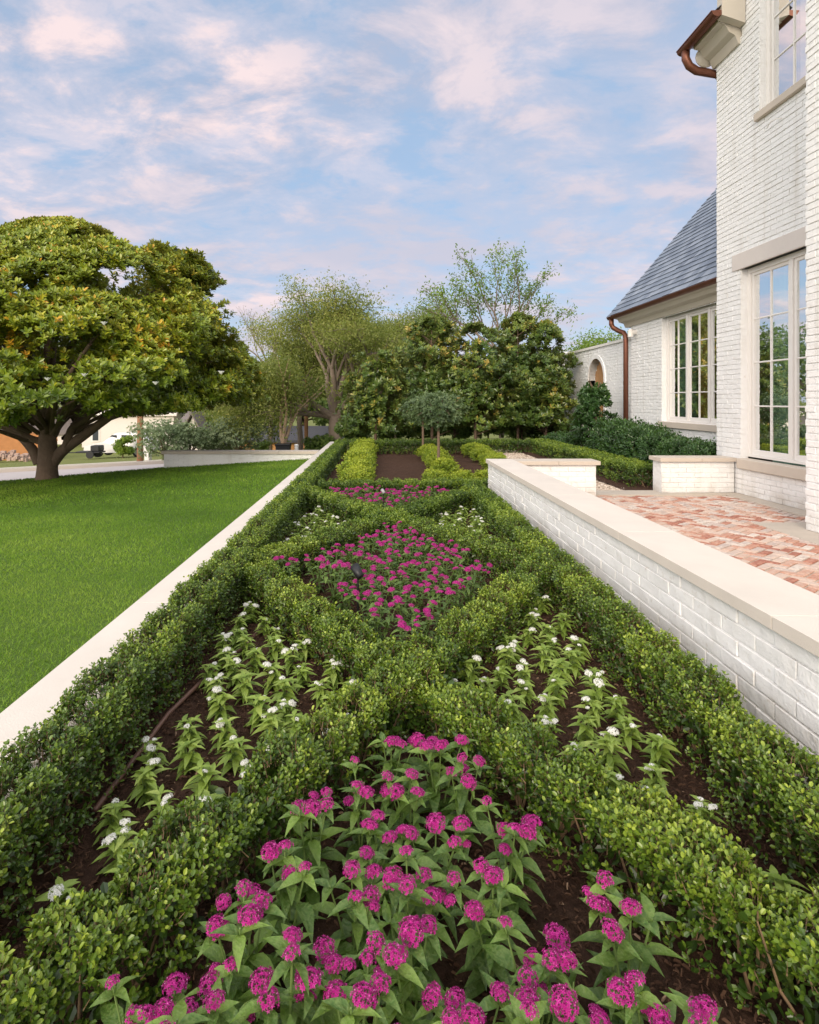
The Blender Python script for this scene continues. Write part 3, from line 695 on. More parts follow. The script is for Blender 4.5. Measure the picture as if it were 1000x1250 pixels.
pr = MB(); brickwork(pr, XA-.14, 0, -1, 19.96, 20.4, 0, 3.15, thick=.5); brickwork(pr, 19.975, 1, -1, XA-.14, XA+.3, 0, 3.15, thick=.012); pr.build('end_pier', BRICK, cw)

# ------------------------------------------------------------------ hedges
TS = leaf_tpl(1, .62, 'small'); TM = leaf_tpl(1, .42, 'small'); TL = leaf_tpl(1, .42, 'long'); TLW = leaf_tpl(1, .40, 'long')
def hedge(name, label, cat, p0, p1, width, height, mat=BOX, group=None, z0=0., dens=1.0, lump=.30, seed=0, tint=.0, rag=1.0, ref=None, stems=True):
    p0 = np.array(p0, float); p1 = np.array(p1, float); L = np.linalg.norm(p1-p0); d = (p1-p0)/L; sd_ = np.array([d[1], -d[0]])
    t_ = thing(name, label, cat, (0, 0, 0), group); leafm = MB(); tw = MB()
    nseg = max(1, int(L/.5))
    for sgi in range(nseg):
        a, b = sgi*L/nseg, (sgi+1)*L/nseg; mid = p0+d*(a+b)/2; dist = ref or max(1.3, math.hypot(mid[0], mid[1]))
        leaf = .0200+.0010*max(0, dist-2); leaf = min(leaf, .036)
        n = int(dens*(b-a)*1700*(.021/leaf)**1.7)
        u = rng.uniform(a, b, n); th = rng.uniform(-.25, math.pi+.25, n)
        ct, st = np.cos(th), np.sin(th)
        e = .50; rx = np.sign(ct)*np.abs(ct)**e; rz = np.sign(st)*np.abs(st)**e
        # lumps of the individual bushes
        ph = (u/lump); bump_ = 1-.26*rag*np.abs(np.sin(math.pi*(ph+.35*np.sin(ph*1.7+seed))))**8
        nz = vnoise(np.stack([u*7+seed*11, ct*2+5, st*2.+seed], -1), seed)
        rad = (.72+.42*nz if dist < 3.6 else .84+.22*nz)*bump_*rng.uniform(.80, 1.03, n)
        zc = height*.52
        off = rx*width/2*rad; zz_ = z0+zc+rz*(height-zc)*rad
        low_ = st < 0; zz_ = np.where(rz < .2, z0+rng.uniform(.05, 1, n)*(zc)*1.05, zz_)
        pos = np.stack([p0[0]+d[0]*u+sd_[0]*off, p0[1]+d[1]*u+sd_[1]*off, zz_], 1)
        nor = np.stack([sd_[0]*ct, sd_[1]*ct, np.maximum(st, 0)], 1)
        dr_ = nor*.85+np.array([0, 0, .8])+rng.normal(0, .38 if dist < 3.6 else .26, (n, 3))
        fresh = rng.uniform(size=n) < (.09 if dist < 4 else .04)
        ln = rng.uniform(.035, .075, n)*(leaf/.02)**.6; ln = np.where(fresh & (st > .5), ln*2.1, ln)
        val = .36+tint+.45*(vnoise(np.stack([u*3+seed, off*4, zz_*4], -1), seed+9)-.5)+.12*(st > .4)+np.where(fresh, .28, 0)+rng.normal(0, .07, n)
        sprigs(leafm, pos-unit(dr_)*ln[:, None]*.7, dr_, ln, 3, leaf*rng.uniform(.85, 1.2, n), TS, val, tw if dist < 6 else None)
        # inner fill
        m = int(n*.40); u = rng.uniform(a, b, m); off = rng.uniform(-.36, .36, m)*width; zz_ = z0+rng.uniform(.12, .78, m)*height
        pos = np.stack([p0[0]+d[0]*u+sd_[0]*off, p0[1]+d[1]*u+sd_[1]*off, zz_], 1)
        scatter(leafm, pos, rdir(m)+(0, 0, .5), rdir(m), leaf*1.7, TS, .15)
    if stems:
        k_ = int(L/(lump*.5))
        for i in range(k_):
            u = (i+.5)*L/k_; b_ = p0+d*u
            for q in range(4 if math.hypot(*b_) < 4 else 2):
                e_ = b_+d*random.uniform(-.12, .12)+sd_*random.uniform(-.4, .4)*width
                m_ = b_*.45+e_*.55
                tw.tube([(b_[0], b_[1], z0-.02), (m_[0]+random.uniform(-.02, .02), m_[1], z0+height*.35), (e_[0], e_[1], z0+height*.8)], [.0055, .004, .002], 5, cap=False)
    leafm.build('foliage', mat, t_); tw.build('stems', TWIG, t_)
    return t_
XLh, XRh, XC = -1.03, 1.28, .12
Ys = [.90, 2.73, 4.56, 6.40, 8.25]
HW, HH = .26, .305
g_b = 'border hedges along the two sides'; g_d = 'crossing hedge arms of the diamond parterre'
hedge('boxwood_hedge', 'long clipped boxwood border hedge running beside the lawn coping', 'hedge', (XLh-.10, .9), (XLh-.10, 17.6), .29, .365, group=g_b, seed=1)
hedge('boxwood_hedge', 'long leafy boxwood border hedge running beside the white brick garden wall', 'hedge', (XRh+.07, .9), (XRh+.07, 8.7), .25, .34, group=g_b, seed=2)
arms = [((XLh+.05, Ys[0]), (XC, Ys[1]), 'boxwood hedge arm left of the nearest magenta flowers'),
        ((XRh+.05, Ys[0]), (XC, Ys[1]), 'boxwood hedge arm right of the nearest magenta flowers'),
        ((XC, Ys[1]), (XLh, Ys[2]), 'boxwood hedge on the near left side of the middle diamond bed'),
        ((XC, Ys[1]), (XRh, Ys[2]), 'boxwood hedge on the near right side of the middle diamond bed'),
        ((XLh, Ys[2]), (XC, Ys[3]), 'boxwood hedge on the far left side of the middle diamond bed'),
        ((XRh, Ys[2]), (XC, Ys[3]), 'boxwood hedge on the far right side of the middle diamond bed'),
        ((XC, Ys[3]), (XLh, Ys[4]), 'boxwood hedge on the left of the farthest magenta bed'),
        ((XC, Ys[3]), (XRh, Ys[4]), 'boxwood hedge on the right of the farthest magenta bed')]
for i, (a, b, lab) in enumerate(arms):
    hedge('boxwood_hedge', lab, 'hedge', a, b, (.25 if i < 2 else HW), (.325 if i < 2 else HH), group=g_d, seed=10+i, rag=1.8 if i < 4 else 1.2)
hedge('boxwood_hedge', 'straight low clipped hedge crossing the garden behind the diamond beds', 'hedge', (XLh+.1, 8.9), (1.75, 9.1), .28, .30, seed=31)
hedge('boxwood_hedge', 'dark low clipped hedge across the far end of the mulched bed', 'hedge', (-.95, 16.6), (4.6, 16.6), .5, .42, mat=BOX, tint=-.08, seed=32)
hedge('boxwood_hedge', 'bright clipped hedge between the gravel path and the house wing', 'hedge', (4.42, 9.72), (4.42, 16.4), .5, .40, z0=.05, tint=.10, seed=33, rag=.4)

# ------------------------------------------------------------------ round shrubs
def shrub_mesh(name, rx, rz, n, leaf, mat, K=3, zc=None, tint=0., seed=0, tpl=TS, up=.6):
    mb = MB(); zc = rz*.9 if zc is None else zc
    dd = rdir(n); dd[:, 2] = np.where(dd[:, 2] < -.55, -dd[:, 2], dd[:, 2])
    rad = (.66+.55*vnoise(dd*2.2+seed*5.3, seed))*rng.uniform(.72, 1.03, n)
    pos = dd*rad[:, None]*np.array([rx, rx, rz])+np.array([0, 0, zc]); pos[:, 2] = np.maximum(pos[:, 2], .02)
    dr_ = dd+np.array([0, 0, up])+rng.normal(0, .3, (n, 3))
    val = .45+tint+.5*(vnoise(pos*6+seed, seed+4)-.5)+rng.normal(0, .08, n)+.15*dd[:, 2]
    sprigs(mb, pos, dr_, leaf*2.2, K, leaf*rng.uniform(.8, 1.2, n), tpl, val)
    return mb.mesh(name, mat)
def stems_mesh(name, rx, rz, k_=6, r=.008, mat=TWIG):
    mb = MB()
    for i in range(k_):
        a = i*2.4; mb.tube([(0, 0, -.03), (.4*rx*math.cos(a), .4*rx*math.sin(a), rz*.7), (.7*rx*math.cos(a), .7*rx*math.sin(a), rz*1.3)], [r, r*.7, r*.3], 5)
    return mb.mesh(name, mat)
ys_ = [shrub_mesh('foliage', .24, .19, 420, .042, BOXY, seed=s, tint=.08) for s in range(3)]; yst = stems_mesh('stems', .2, .16)
rows = [('left', [(-.42+.05*math.sin(i*2), 9.75+i*.58) for i in range(12)]),
        ('middle', [(1.28+.07*math.sin(i*3), 11.5+i*.62) for i in range(8)]),
        ('right', [(2.52+.08*math.sin(i*2.3), 11.2+i*.62) for i in range(9)])]
fo = MB()
for nm, pts in rows:
    for i, (x, y) in enumerate(pts):
        t_ = thing('yellow_green_shrub', f'yellow-green mounded shrub, {ORD[i]} from the front in the {nm} row of the mulched bed', 'shrub', (x, y, 0), 'yellow-green shrubs in rows on the mulch')
        t_.rotation_euler[2] = random.uniform(0, 6); s_ = random.uniform(.85, 1.2)*(1.15 if nm == 'left' else 1); t_.scale = (s_*.92, s_*.92, s_*.82)
        ob('foliage', ys_[i % 3], t_); ob('stems', yst, t_)
for i, (x, y) in enumerate([(.95, 10.1), (1.4, 10.05), (1.85, 10.15)]):
    t_ = thing('yellow_green_shrub', f'{ORD[i]} low yellow-green shrub from left behind the straight hedge near the small tree', 'shrub', (x, y, 0), 'yellow-green shrubs in rows on the mulch')
    t_.scale = (.9, .9, .75); t_.rotation_euler[2] = i*2; ob('foliage', ys_[i % 3], t_); ob('stems', yst, t_)
# laurels by the wing
lau = [shrub_mesh('foliage', .46, .42, 900, .075, DARKL, seed=20+s, tpl=TM) for s in range(2)]; las = stems_mesh('stems', .4, .38, 7, .012)
for i, y in enumerate([10.0, 10.75, 11.5, 12.3, 13.1, 13.9]):
    s_ = [.82, .86, .92, 1.05, 1.1, 1.12][i]
    t_ = thing('laurel_shrub', f'glossy dark green rounded shrub under the wing window, {ORD[i]} counted from the patio', 'shrub', (5.52, y, .05), 'dark shrubs along the house wing')
    t_.rotation_euler[2] = i*1.3; t_.scale = (s_, s_, s_*1.02); ob('foliage', lau[i % 2], t_); ob('stems', las, t_)
for i, (x, y) in enumerate([(5.1, 15.6), (4.95, 16.3)]):
    t_ = thing('low_shrub', ['low dark blue-green shrub at the foot of the upright shrub', 'low dark shrub near the end of the courtyard wall'][i], 'shrub', (x, y, .05))
    ob('foliage', shrub_mesh('foliage', .45, .26, 500, .06, DARKL, seed=50+i, tint=-.1), t_); ob('stems', stems_mesh('stems', .2, .22), t_)

# ------------------------------------------------------------------ pentas
def floret_head(n, r, dome, fs, mat, name='flower_head', seed=0):
    g = np.random.default_rng(seed); mb = MB()
    i = np.arange(n)+.5; ph = np.arccos(1-i/n*(1-dome)); th = math.pi*(1+5**.5)*i
    dd = np.stack([np.cos(th)*np.sin(ph), np.sin(th)*np.sin(ph), np.cos(ph)], 1); dd = unit(dd+g.normal(0, .07, (n, 3)))
    pos = dd*np.array([r, r, r*.62])*g.uniform(.86, 1.08, n)[:, None]
    # 5 petal star, 11 verts
    a = np.arange(10)*math.pi/5; rr = np.where(np.arange(10) % 2 == 0, 1, .38)
    tv = np.concatenate([[(0, 0, -.15)], np.stack([rr*np.cos(a), rr*np.sin(a), .05+0*a], 1)]); tf = np.array([(0, 1+q, 1+(q+1) % 10) for q in range(10)])
    ax = unit(np.cross(dd, rdir(n))); v = g.uniform(.3, .8, n)
    scatter(mb, pos, ax, dd, fs*g.uniform(.8, 1.2, n), (tv, tf), v)
    # bud / anther at each floret centre, corolla tubes
    tb = np.array([(.18, 0, 0), (-.09, .16, 0), (-.09, -.16, 0), (0, 0, .45)]); fb = np.array([(0, 1, 3), (1, 2, 3), (2, 0, 3)])
    scatter(mb, pos, ax, dd, fs, (tb, fb), g.uniform(.8, 1, n)*np.where(g.uniform(size=n) < .6, 1, .6))
    tt = np.array([(.1, 0, 0), (-.05, .09, 0), (-.05, -.09, 0), (.05, 0, -2.2), (-.03, .04, -2.2), (-.03, -.04, -2.2)]); ft = np.array([(0, 1, 4, 3), (1, 2, 5, 4), (2, 0, 3, 5)])
    scatter(mb, pos, ax, dd, fs, (tt, ft), .15)
    return mb.mesh(name, mat)
PH = [floret_head(60, .027, .16, .0066, PINK, seed=s) for s in range(3)]+[floret_head(30, .021, .2, .0062, PINK, seed=5), floret_head(34, .025, .25, .0060, LILAC, seed=6)]
WH = [floret_head(28, .026, .4, .0082, WHITEF, seed=11), floret_head(14, .017, .45, .0075, WHITEF, seed=12)]
def plant_proto(seed, hgt, spread, nst, leafL, mat, pairs=4, tpl=TL, headp=1., heads=PH, droop=.25):
    g = np.random.default_rng(seed); lm_ = MB(); st = MB(); hd = []
    for i in range(nst):
        a = i*2*math.pi/nst+g.uniform(-.5, .5); r_ = spread*(g.uniform(.35, 1.) if i else .1); h_ = hgt*g.uniform(.78, 1.08)
        p = [np.array([0, 0, -.01]), np.array([.35*r_*math.cos(a), .35*r_*math.sin(a), h_*.5]), np.array([r_*math.cos(a), r_*math.sin(a), h_])]
        q = [((1-t)**2)*p[0]+2*t*(1-t)*p[1]+t*t*p[2] for t in np.linspace(0, 1, 6)]
        st.tube(q, np.linspace(.004, .0022, 6), 5); P0 = []; A0 = []; N0 = []; L0 = []; V0 = []
        for k_ in range(pairs):
            t = .22+.74*(k_+g.uniform(-.15, .15))/(pairs-1) if pairs > 1 else .9
            t = min(max(t, .15), .98); pos = ((1-t)**2)*p[0]+2*t*(1-t)*p[1]+t*t*p[2]; b_ = k_*1.57+g.uniform(-.4, .4)+a
            for sg in range(2 if k_ < pairs-1 else 4):
                an_ = b_+sg*math.pi if k_ < pairs-1 else b_+sg*math.pi/2
                o_ = np.array([math.cos(an_), math.sin(an_), g.uniform(-.05, .5)+(.25 if k_ == pairs-1 else 0)])
                P0.append(pos); A0.append(o_); N0.append(np.array([-.2*o_[0], -.2*o_[1], 1])+g.normal(0, .2, 3)); L0.append(leafL*g.uniform(.7, 1.15)*(1 if k_ < pairs-1 else .7)); V0.append(.3+.35*t+g.normal(0, .12))
        scatter(lm_, np.array(P0), np.array(A0), np.array(N0), np.array(L0), tpl, np.clip(V0, 0, 1))
        if g.uniform() < headp: 
            hd.append((p[2]+(0, 0, .012), g.normal(0, .22, 2), g.uniform(.8, 1.15), int(g.choice(len(heads), p=([.27, .26, .24, .17, .06] if heads is PH else [.6, .4])))))
            if g.uniform() < .2: hd.append((p[2]+np.array([.045*math.cos(a+1.5), .045*math.sin(a+1.5), -.012]), g.normal(0, .3, 2), g.uniform(.55, .8), 0))
    return lm_.mesh('leaves', mat, True), st.mesh('stems', STEMG), hd
PP = [plant_proto(100+s, .29, .10, 5, .088, PENL, 4, TL, headp=.95) for s in range(6)]
PM = [plant_proto(200+s, .30, .12, 6, .075, PENL, 5) for s in range(4)]
PW = [plant_proto(300+s, .135, .05, 4, .082, PENLW, 4, TLW, .32, WH) for s in range(6)]
def put_plant(proto, heads, name, label, cat, group, x, y, s, rot):
    t_ = thing(name, label, cat, (x, y, 0), group); t_.rotation_euler[2] = rot; t_.scale = (s, s, s)
    l, st, hd = proto; ob('foliage', l, t_); ob('stems', st, t_)
    for (p, r_, k_, j) in hd:
        h_ = ob('flower_head', heads[j], t_, p); h_.rotation_euler = (r_[0], r_[1], random.uniform(0, 6)); h_.scale = (k_, k_, k_)
    return t_
near = [[(205, 1268), (330, 1262), (505, 1285), (625, 1290), (745, 1285), (850, 1270)],
        [(170, 1195), (262, 1195), (352, 1180), (440, 1205), (572, 1205), (690, 1205), (800, 1215)],
        [(300, 1120), (395, 1130), (500, 1125), (655, 1140), (765, 1105)],
        [(350, 1045), (432, 1055), (500, 1055), (600, 1060)],
        [(378, 982), (455, 985), (530, 995), (620, 990)],
        [(440, 938), (500, 935), (565, 925)],
        [(478, 888), (535, 900)]]
rown = ['front', 'second', 'third', 'fourth', 'fifth', 'sixth', 'back']
for ri, row in enumerate(near):
    for i, (x, y) in enumerate(sorted(row)):
        q = P(x, y, .31)
        put_plant(PP[(ri*3+i) % 6], PH, 'pentas_plant', f'magenta pentas plant, {ORD[i]} from left in the {rown[ri]} row of the nearest bed', 'flower', 'magenta pentas in the nearest bed', q[0], q[1], random.uniform(.9, 1.08), random.uniform(0, 6))
def in_diamond(x, y, y0, ym, y1, mrg):
    if y < ym: f = (y-y0)/(ym-y0)
    else: f = (y1-y)/(y1-ym)
    l = XC+(XLh-XC)*f; r = XC+(XRh-XC)*f
    return l+mrg < x < r-mrg
def bed_rows(test, y0, y1, dy, dx, jit):
    res = []; y = y0; k_ = 0
    while y < y1:
        row = []; x = -1.1+(dx/2 if k_ % 2 else 0)
        while x < 1.4:
            xx, yy = x+random.uniform(-jit, jit), y+random.uniform(-jit, jit)*.7
            if test(xx, yy): row.append((xx, yy))
            x += dx
        if row: res.append(sorted(row))
        y += dy; k_ += 1
    return res
for ri, row in enumerate(bed_rows(lambda x, y: in_diamond(x, y, Ys[1], Ys[2], Ys[3], .31), 3.3, 6.0, .25, .25, .03)):
    for i, (x, y) in enumerate(row):
        put_plant(PM[(ri+i) % 4], PH[:4]+PH[:1], 'pentas_plant', f'magenta pentas plant, {ORD[i]} from left in the {ORD[ri]} row of the middle diamond bed', 'flower', 'magenta pentas in the middle diamond', x, y, random.uniform(.82, .96), random.uniform(0, 6))
for ri, row in enumerate(bed_rows(lambda x, y: in_diamond(x, y, Ys[3], Ys[4], 10.1, .24) and y < 8.55, 6.9, 8.6, .28, .28, .03)):
    for i, (x, y) in enumerate(row):
        put_plant(PM[(ri+i) % 4], PH[:4]+PH[:1], 'pentas_plant', f'magenta pentas plant, {ORD[i]} from left in the {ORD[ri]} row of the farthest flower bed', 'flower', 'magenta pentas in the farthest bed', x, y, random.uniform(.85, .98), random.uniform(0, 6))
def tri(side, ya, yb):
    ym = (ya+yb)/2
    def t(x, y):
        if not ya < y < yb: return False
        f = 1-abs(y-ym)/(yb-ym)
        if side < 0: return XLh+.10 < x < XLh+(XC-XLh)*f-.11
        return XRh-(XRh-XC)*f+.11 < x < XRh-.09
    return t
for (sd_, ya, yb, nm, sp) in ((-1, Ys[0], Ys[2], 'near left triangular bed', .172), (1, Ys[0], Ys[2], 'near right triangular bed', .172), (-1, Ys[2], Ys[4], 'far left triangular bed', .19), (1, Ys[2], Ys[4], 'far right triangular bed', .19)):
    for ri, row in enumerate(bed_rows(tri(sd_, ya, yb), ya+.12, yb, sp, sp, .035)):
        for i, (x, y) in enumerate(row):
            put_plant(PW[(ri*2+i) % 6], WH, 'white_pentas_plant', f'white pentas plant, {ORD[i]} from left in the {ORD[ri]} row of the {nm}', 'flower', 'white pentas in the triangular beds', x, y, random.uniform(.72, .98), random.uniform(0, 6))
# irrigation pipe, spot lights
pts = [P(115, 990, .02), P(150, 945, .02), P(205, 872, .02), P(250, 828, .02), P(300, 788, .015), P(325, 760, .0)]
tag(MB().tube(pts, .011, 8).build('irrigation_pipe', DRIP, None, True), 'brown irrigation pipe lying on mulch beside the left border hedge', 'pipe')
def spot(x, y, z, label, mat, s=1.):
    t_ = thing('garden_spotlight', label, 'light', (x, y, 0), 'garden spotlights among the flowers')
    d = unit(np.array([-.5, .55, .66])); c = np.array([0, 0, z])
    MB().cyl((0, 0, 0), (0, 0, z-.03), .008*s).build('stake', BLACKM, t_)
    MB().tube([c-d*.05*s, c-d*.045*s, c+d*.06*s, c+d*.062*s, c+d*.05*s], [.022*s, .033*s, .038*s, .034*s, .03*s], 16).build('lamp_body', mat, t_, True)
q = P(437, 693, .37); spot(q[0], q[1], .34, 'black spotlight among magenta flowers of the middle diamond bed', BLACKM, .85)
q = P(468, 603, .34); spot(q[0], q[1], .37, 'small grey spotlight in the farthest magenta flower bed', GREYM, .55)

# ------------------------------------------------------------------ trees
def grow(p, d, L, r, depth, mb, tips, spread=.6, ratio=.72, kids=3, up=.15, wob=.18, minr=.006, sides=6, tipdepth=1):
    n = 4; pts = [np.array(p, float)]; dd = np.array(d, float)
    for i in range(n):
        dd = dd+np.array([random.gauss(0, wob), random.gauss(0, wob), random.gauss(0, wob)+up*.3]); dd /= np.linalg.norm(dd); pts.append(pts[-1]+dd*L/n)
        if depth <= tipdepth: tips.append((pts[-1], dd.copy()))
    r1 = max(r*.62, minr); mb.tube(pts, np.linspace(r, r1, n+1), sides if r > .03 else 4, cap=False)
    if depth == 0: return
    for k_ in range(kids):
        a = 2*math.pi*(k_+random.random()*.7)/kids; s_ = spread*random.uniform(.6, 1.3)
        u = np.cross(dd, [0.3, .2, 1]); u /= np.linalg.norm(u)+1e-9; v = np.cross(dd, u)
        nd = dd*math.cos(s_)+(u*math.cos(a)+v*math.sin(a))*math.sin(s_)+np.array([0, 0, up]); nd /= np.linalg.norm(nd)
        st = pts[-1] if k_ < 2 else pts[2+k_ % 2]
        grow(st, nd, L*ratio*random.uniform(.8, 1.15), r1*.8, depth-1, mb, tips, spread, ratio, kids, up, wob, minr, sides, tipdepth)
def leaves_at(mb, tips, per, rad, size, tpl=TM, tint=.45, seed=0, flat=1.):
    T = np.array([t[0] for t in tips]); n = len(T)*per
    pos = np.repeat(T, per, 0)+rng.normal(0, 1, (n, 3))*rad*np.array([1, 1, flat])
    v = tint+.6*(vnoise(pos*.8+seed, seed)-.5)+rng.normal(0, .12, n)
    scatter(mb, pos, rdir(n)+np.array([0, 0, -.1]), rdir(n)+np.array([0, 0, .7]), size*rng.uniform(.6, 1.3, n), tpl, np.clip(v, 0, 1))
def rosettes(mb, pos, d, leaf, K, tpl, val):
    n = len(pos); d = unit(d); r = unit(np.cross(d, rdir(n))); q = np.cross(d, r)
    for k_ in range(K):
        a = k_*2.4+rng.uniform(-.3, .3, n); o_ = np.cos(a)[:, None]*r+np.sin(a)[:, None]*q
        el = .25+.9*k_/K
        scatter(mb, pos-d*(leaf*.35*(1-k_/K)), o_+d*el+rng.normal(0, .12, (n, 3)), d-o_*.5+rng.normal(0, .15, (n, 3)), leaf*rng.uniform(.75, 1.1, n), tpl, np.clip(val+rng.normal(0, .10, n)+.1*k_/K, 0, 1))

# --- big magnolia on the lawn
def big_magnolia():
    B = np.array([-7.9, 14.0, -.50]); t_ = thing('magnolia_tree', 'large spreading magnolia with yellow-green leaves standing on the lawn', 'tree', tuple(B))
    tk = MB(); Z = lambda x, y, dY=0: PY(x, y, 14.0+dY)-B
    tk.tube([(0, 0, -.2), (0, 0, .05), (0, 0, .35), (.02, 0, .75), (0, 0, 1.25), (-.04, 0, 1.9), (0, .05, 2.8), (.1, 0, 3.8), (.1, 0, 4.8)], [.38, .27, .23, .22, .18, .16, .14, .11, .05], 14)
    a_ = Z(62, 562)
    limbs = [[Z(63, 566), Z(75, 550), Z(98, 535, -.2), Z(125, 515, -.3), Z(150, 498, -.5), Z(190, 478, -.8), Z(235, 455, -1)],
             [Z(80, 548, -.1), Z(84, 532, -.2), Z(88, 520, -.3), Z(105, 513, -.5), Z(118, 498, -.7), Z(125, 470, -1), Z(140, 430, -1.3)],
             [Z(48, 565), Z(40, 548), Z(25, 532, .2), Z(0, 518, .3), Z(-40, 500, .5), Z(-90, 480, .6)],
             [Z(54, 540), Z(35, 535, -.1), Z(18, 520, -.3), Z(10, 500, -.6), Z(-5, 470, -1), Z(-10, 430, -1.4)],
             [Z(62, 535), Z(75, 515, .5), Z(100, 495, 1.3), Z(140, 470, 2.2), Z(170, 430, 2.8)],
             [Z(56, 530), Z(60, 505, -.8), Z(70, 480, -1.8), Z(90, 450, -2.6), Z(110, 420, -3.2)],
             [Z(55, 520), Z(30, 495, 1), Z(0, 470, 2), Z(-40, 440, 2.8)]]
    radii = [.15, .10, .13, .09, .09, .10, .09]
    for l_, r_ in zip(limbs, radii):
        l_ = np.array(l_); tt = np.linspace(0, len(l_)-1, 16)
        sm = np.stack([np.interp(tt, np.arange(len(l_)), l_[:, i]) for i in range(3)], 1); sm[1:-1] = (sm[:-2]+2*sm[1:-1]+sm[2:])/4
        tk.tube(sm, np.linspace(r_, r_*.3, 16), 9, cap=False)
    # secondary limbs out to the crown
    for i in range(90):
        a = random.uniform(0, 6.28); z1_ = random.uniform(1.9, 5.2); rr = crown_r(z1_)*.82
        e = np.array([math.cos(a)*rr, math.sin(a)*rr, z1_]); s_ = np.array([e[0]*.15, e[1]*.15, max(.9, z1_*.55)])
        m_ = (s_+e)/2+np.array([random.gauss(0, .2), random.gauss(0, .2), .15]); tk.tube([s_, (s_+m_)/2, m_, (m_+e)/2, e], [.055, .045, .035, .025, .01], 5, cap=False)
    tk.build('trunk', BARK, t_, True)
    lf = MB(); n = 100000
    z = rng.uniform(1.55, 6.3, n); a = rng.uniform(0, 2*math.pi, n); R_ = crown_r(z)
    R_ = R_*(.84+.26*vnoise(np.stack([np.cos(a)*2.6+9, np.sin(a)*2.6+4, z*1.25], -1), 3))+.75*(vnoise(np.stack([np.cos(a)*8, np.sin(a)*8, z*3.], -1), 4)-.5)
    f = rng.uniform(0, 1, n)**.38; r_ = R_*f
    pos = np.stack([np.cos(a)*r_, np.sin(a)*r_, z], 1)
    nz = vnoise(pos*np.array([.95, .95, 1.7])+7, 5)*.7+vnoise(pos*np.array([2.2, 2.2, 3.5]), 8)*.3
    def warp(q):
        k_ = np.clip((q[:, 2]-1.5)/4.5, 0, 1); q = q.copy(); q[:, 2] -= np.maximum(-q[:, 1], 0)*.30*k_; q[:, 0] += .55*k_; return q
    under = ((z < 1.75+.25*np.sin(a*3)+.2) & (f < .6)) | (z < 1.5+.16*R_*f*np.maximum(np.cos(a), 0)*.6)
    keep = (nz > .462) & (rng.uniform(size=n) < .14+.86*(f > .72)) & ~under
    pos = pos[keep]; a = a[keep]; f = f[keep]; n = len(pos)
    d = np.stack([np.cos(a)*f, np.sin(a)*f, .55+.8*(pos[:, 2]-1.5)/4], 1)+rng.normal(0, .35, (n, 3))
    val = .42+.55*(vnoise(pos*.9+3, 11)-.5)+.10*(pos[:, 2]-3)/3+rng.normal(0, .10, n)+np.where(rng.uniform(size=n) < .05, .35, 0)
    print('magnolia rosettes', n)
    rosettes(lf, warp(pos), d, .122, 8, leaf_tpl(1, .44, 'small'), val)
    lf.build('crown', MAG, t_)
    fl = MB()
    for (x, y) in ((127, 397), (103, 460), (270, 457), (58, 465), (190, 470)):
        q = Z(x, y, -4.2)
        for k_ in range(7):
            aa = k_*.9; scatter(fl, q[None], np.array([[math.cos(aa), math.sin(aa), 1.1]]), np.array([[-math.cos(aa), -math.sin(aa), .6]]), .085, leaf_tpl(1, .6, 'small'), .8)
    fl.build('blossom', WHITEF, t_)
def crown_r(z):
    z = np.asarray(z, float)
    return np.interp(z, [1.3, 1.7, 2.2, 2.8, 3.4, 4.2, 4.9, 5.5, 5.9, 6.3], [3.2, 4.7, 5.1, 5.0, 4.6, 4.1, 3.6, 3.1, 2.3, .6])
big_magnolia()

# --- magnolia screen behind the far hedge
def cone_magnolia(px, py_top, Y, rad, label, seed, mat=MAG2, leaf=.14, n=2400, amp=1.25, name='screen_magnolia', grp='magnolias forming a screen behind the hedge', cat='tree'):
    top = PY(px, py_top, Y); t_ = thing(name, label, cat, (top[0], Y, -.02), grp); hgt = top[2]+.02
    tk = MB(); tk.tube([(0, 0, 0), (.03, 0, hgt*.4), (0, 0, hgt*.9)], [.05, .035, .01], 7)
    for i in range(24):
        z = random.uniform(.3, hgt*.85); a = random.uniform(0, 6.28); rr = rad*.75*(1-z/hgt*.6); tk.tube([(0, 0, z), (.5*rr*math.cos(a), .5*rr*math.sin(a), z+.15), (rr*math.cos(a), rr*math.sin(a), z+.3)], [.016, .012, .006], 5, cap=False)
    tk.build('trunk', BARK, t_); lf = MB()
    z = rng.uniform(.15, 1, n)**.9*hgt; R_ = rad*np.interp(z/hgt, [0, .12, .5, .8, .93, 1], [.85, 1, 1.0, .82, .5, .15]); a = rng.uniform(0, 6.28, n)
    R_ = R_*(1.02-amp/2+amp*vnoise(np.stack([np.cos(a)*3.3, np.sin(a)*3.3, z*2.6], -1), seed)); f = rng.uniform(0, 1, n)**.45
    pos = np.stack([np.cos(a)*R_*f, np.sin(a)*R_*f, z], 1); keep = (vnoise(pos*2.3, seed+3)*.6+vnoise(pos*5.1, seed+8)*.4 > .43+.12*(pos[:, 2]/hgt > .75)); pos = pos[keep]; a = a[keep]; n = len(pos)
    d = np.stack([np.cos(a), np.sin(a), np.full(n, .9)], 1)+rng.normal(0, .35, (n, 3))
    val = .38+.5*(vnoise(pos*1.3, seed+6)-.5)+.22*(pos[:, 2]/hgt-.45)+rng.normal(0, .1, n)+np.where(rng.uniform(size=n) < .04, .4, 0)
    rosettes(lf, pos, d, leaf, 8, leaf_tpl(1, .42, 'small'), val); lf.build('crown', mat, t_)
cone_magnolia(458, 424, 18.2, .95, 'dark screen magnolia at the left end beside the oak trunk', 1)
cone_magnolia(527, 386, 18.8, 1.15, 'tall loose screen magnolia behind the small round-headed tree', 2, n=2900)
cone_magnolia(580, 396, 18.3, 1.15, 'dense screen magnolia just right of the small round-headed tree', 3)
cone_magnolia(632, 384, 19.0, 1.35, 'tallest screen magnolia with bright green top below the airy tree', 4, n=4000)
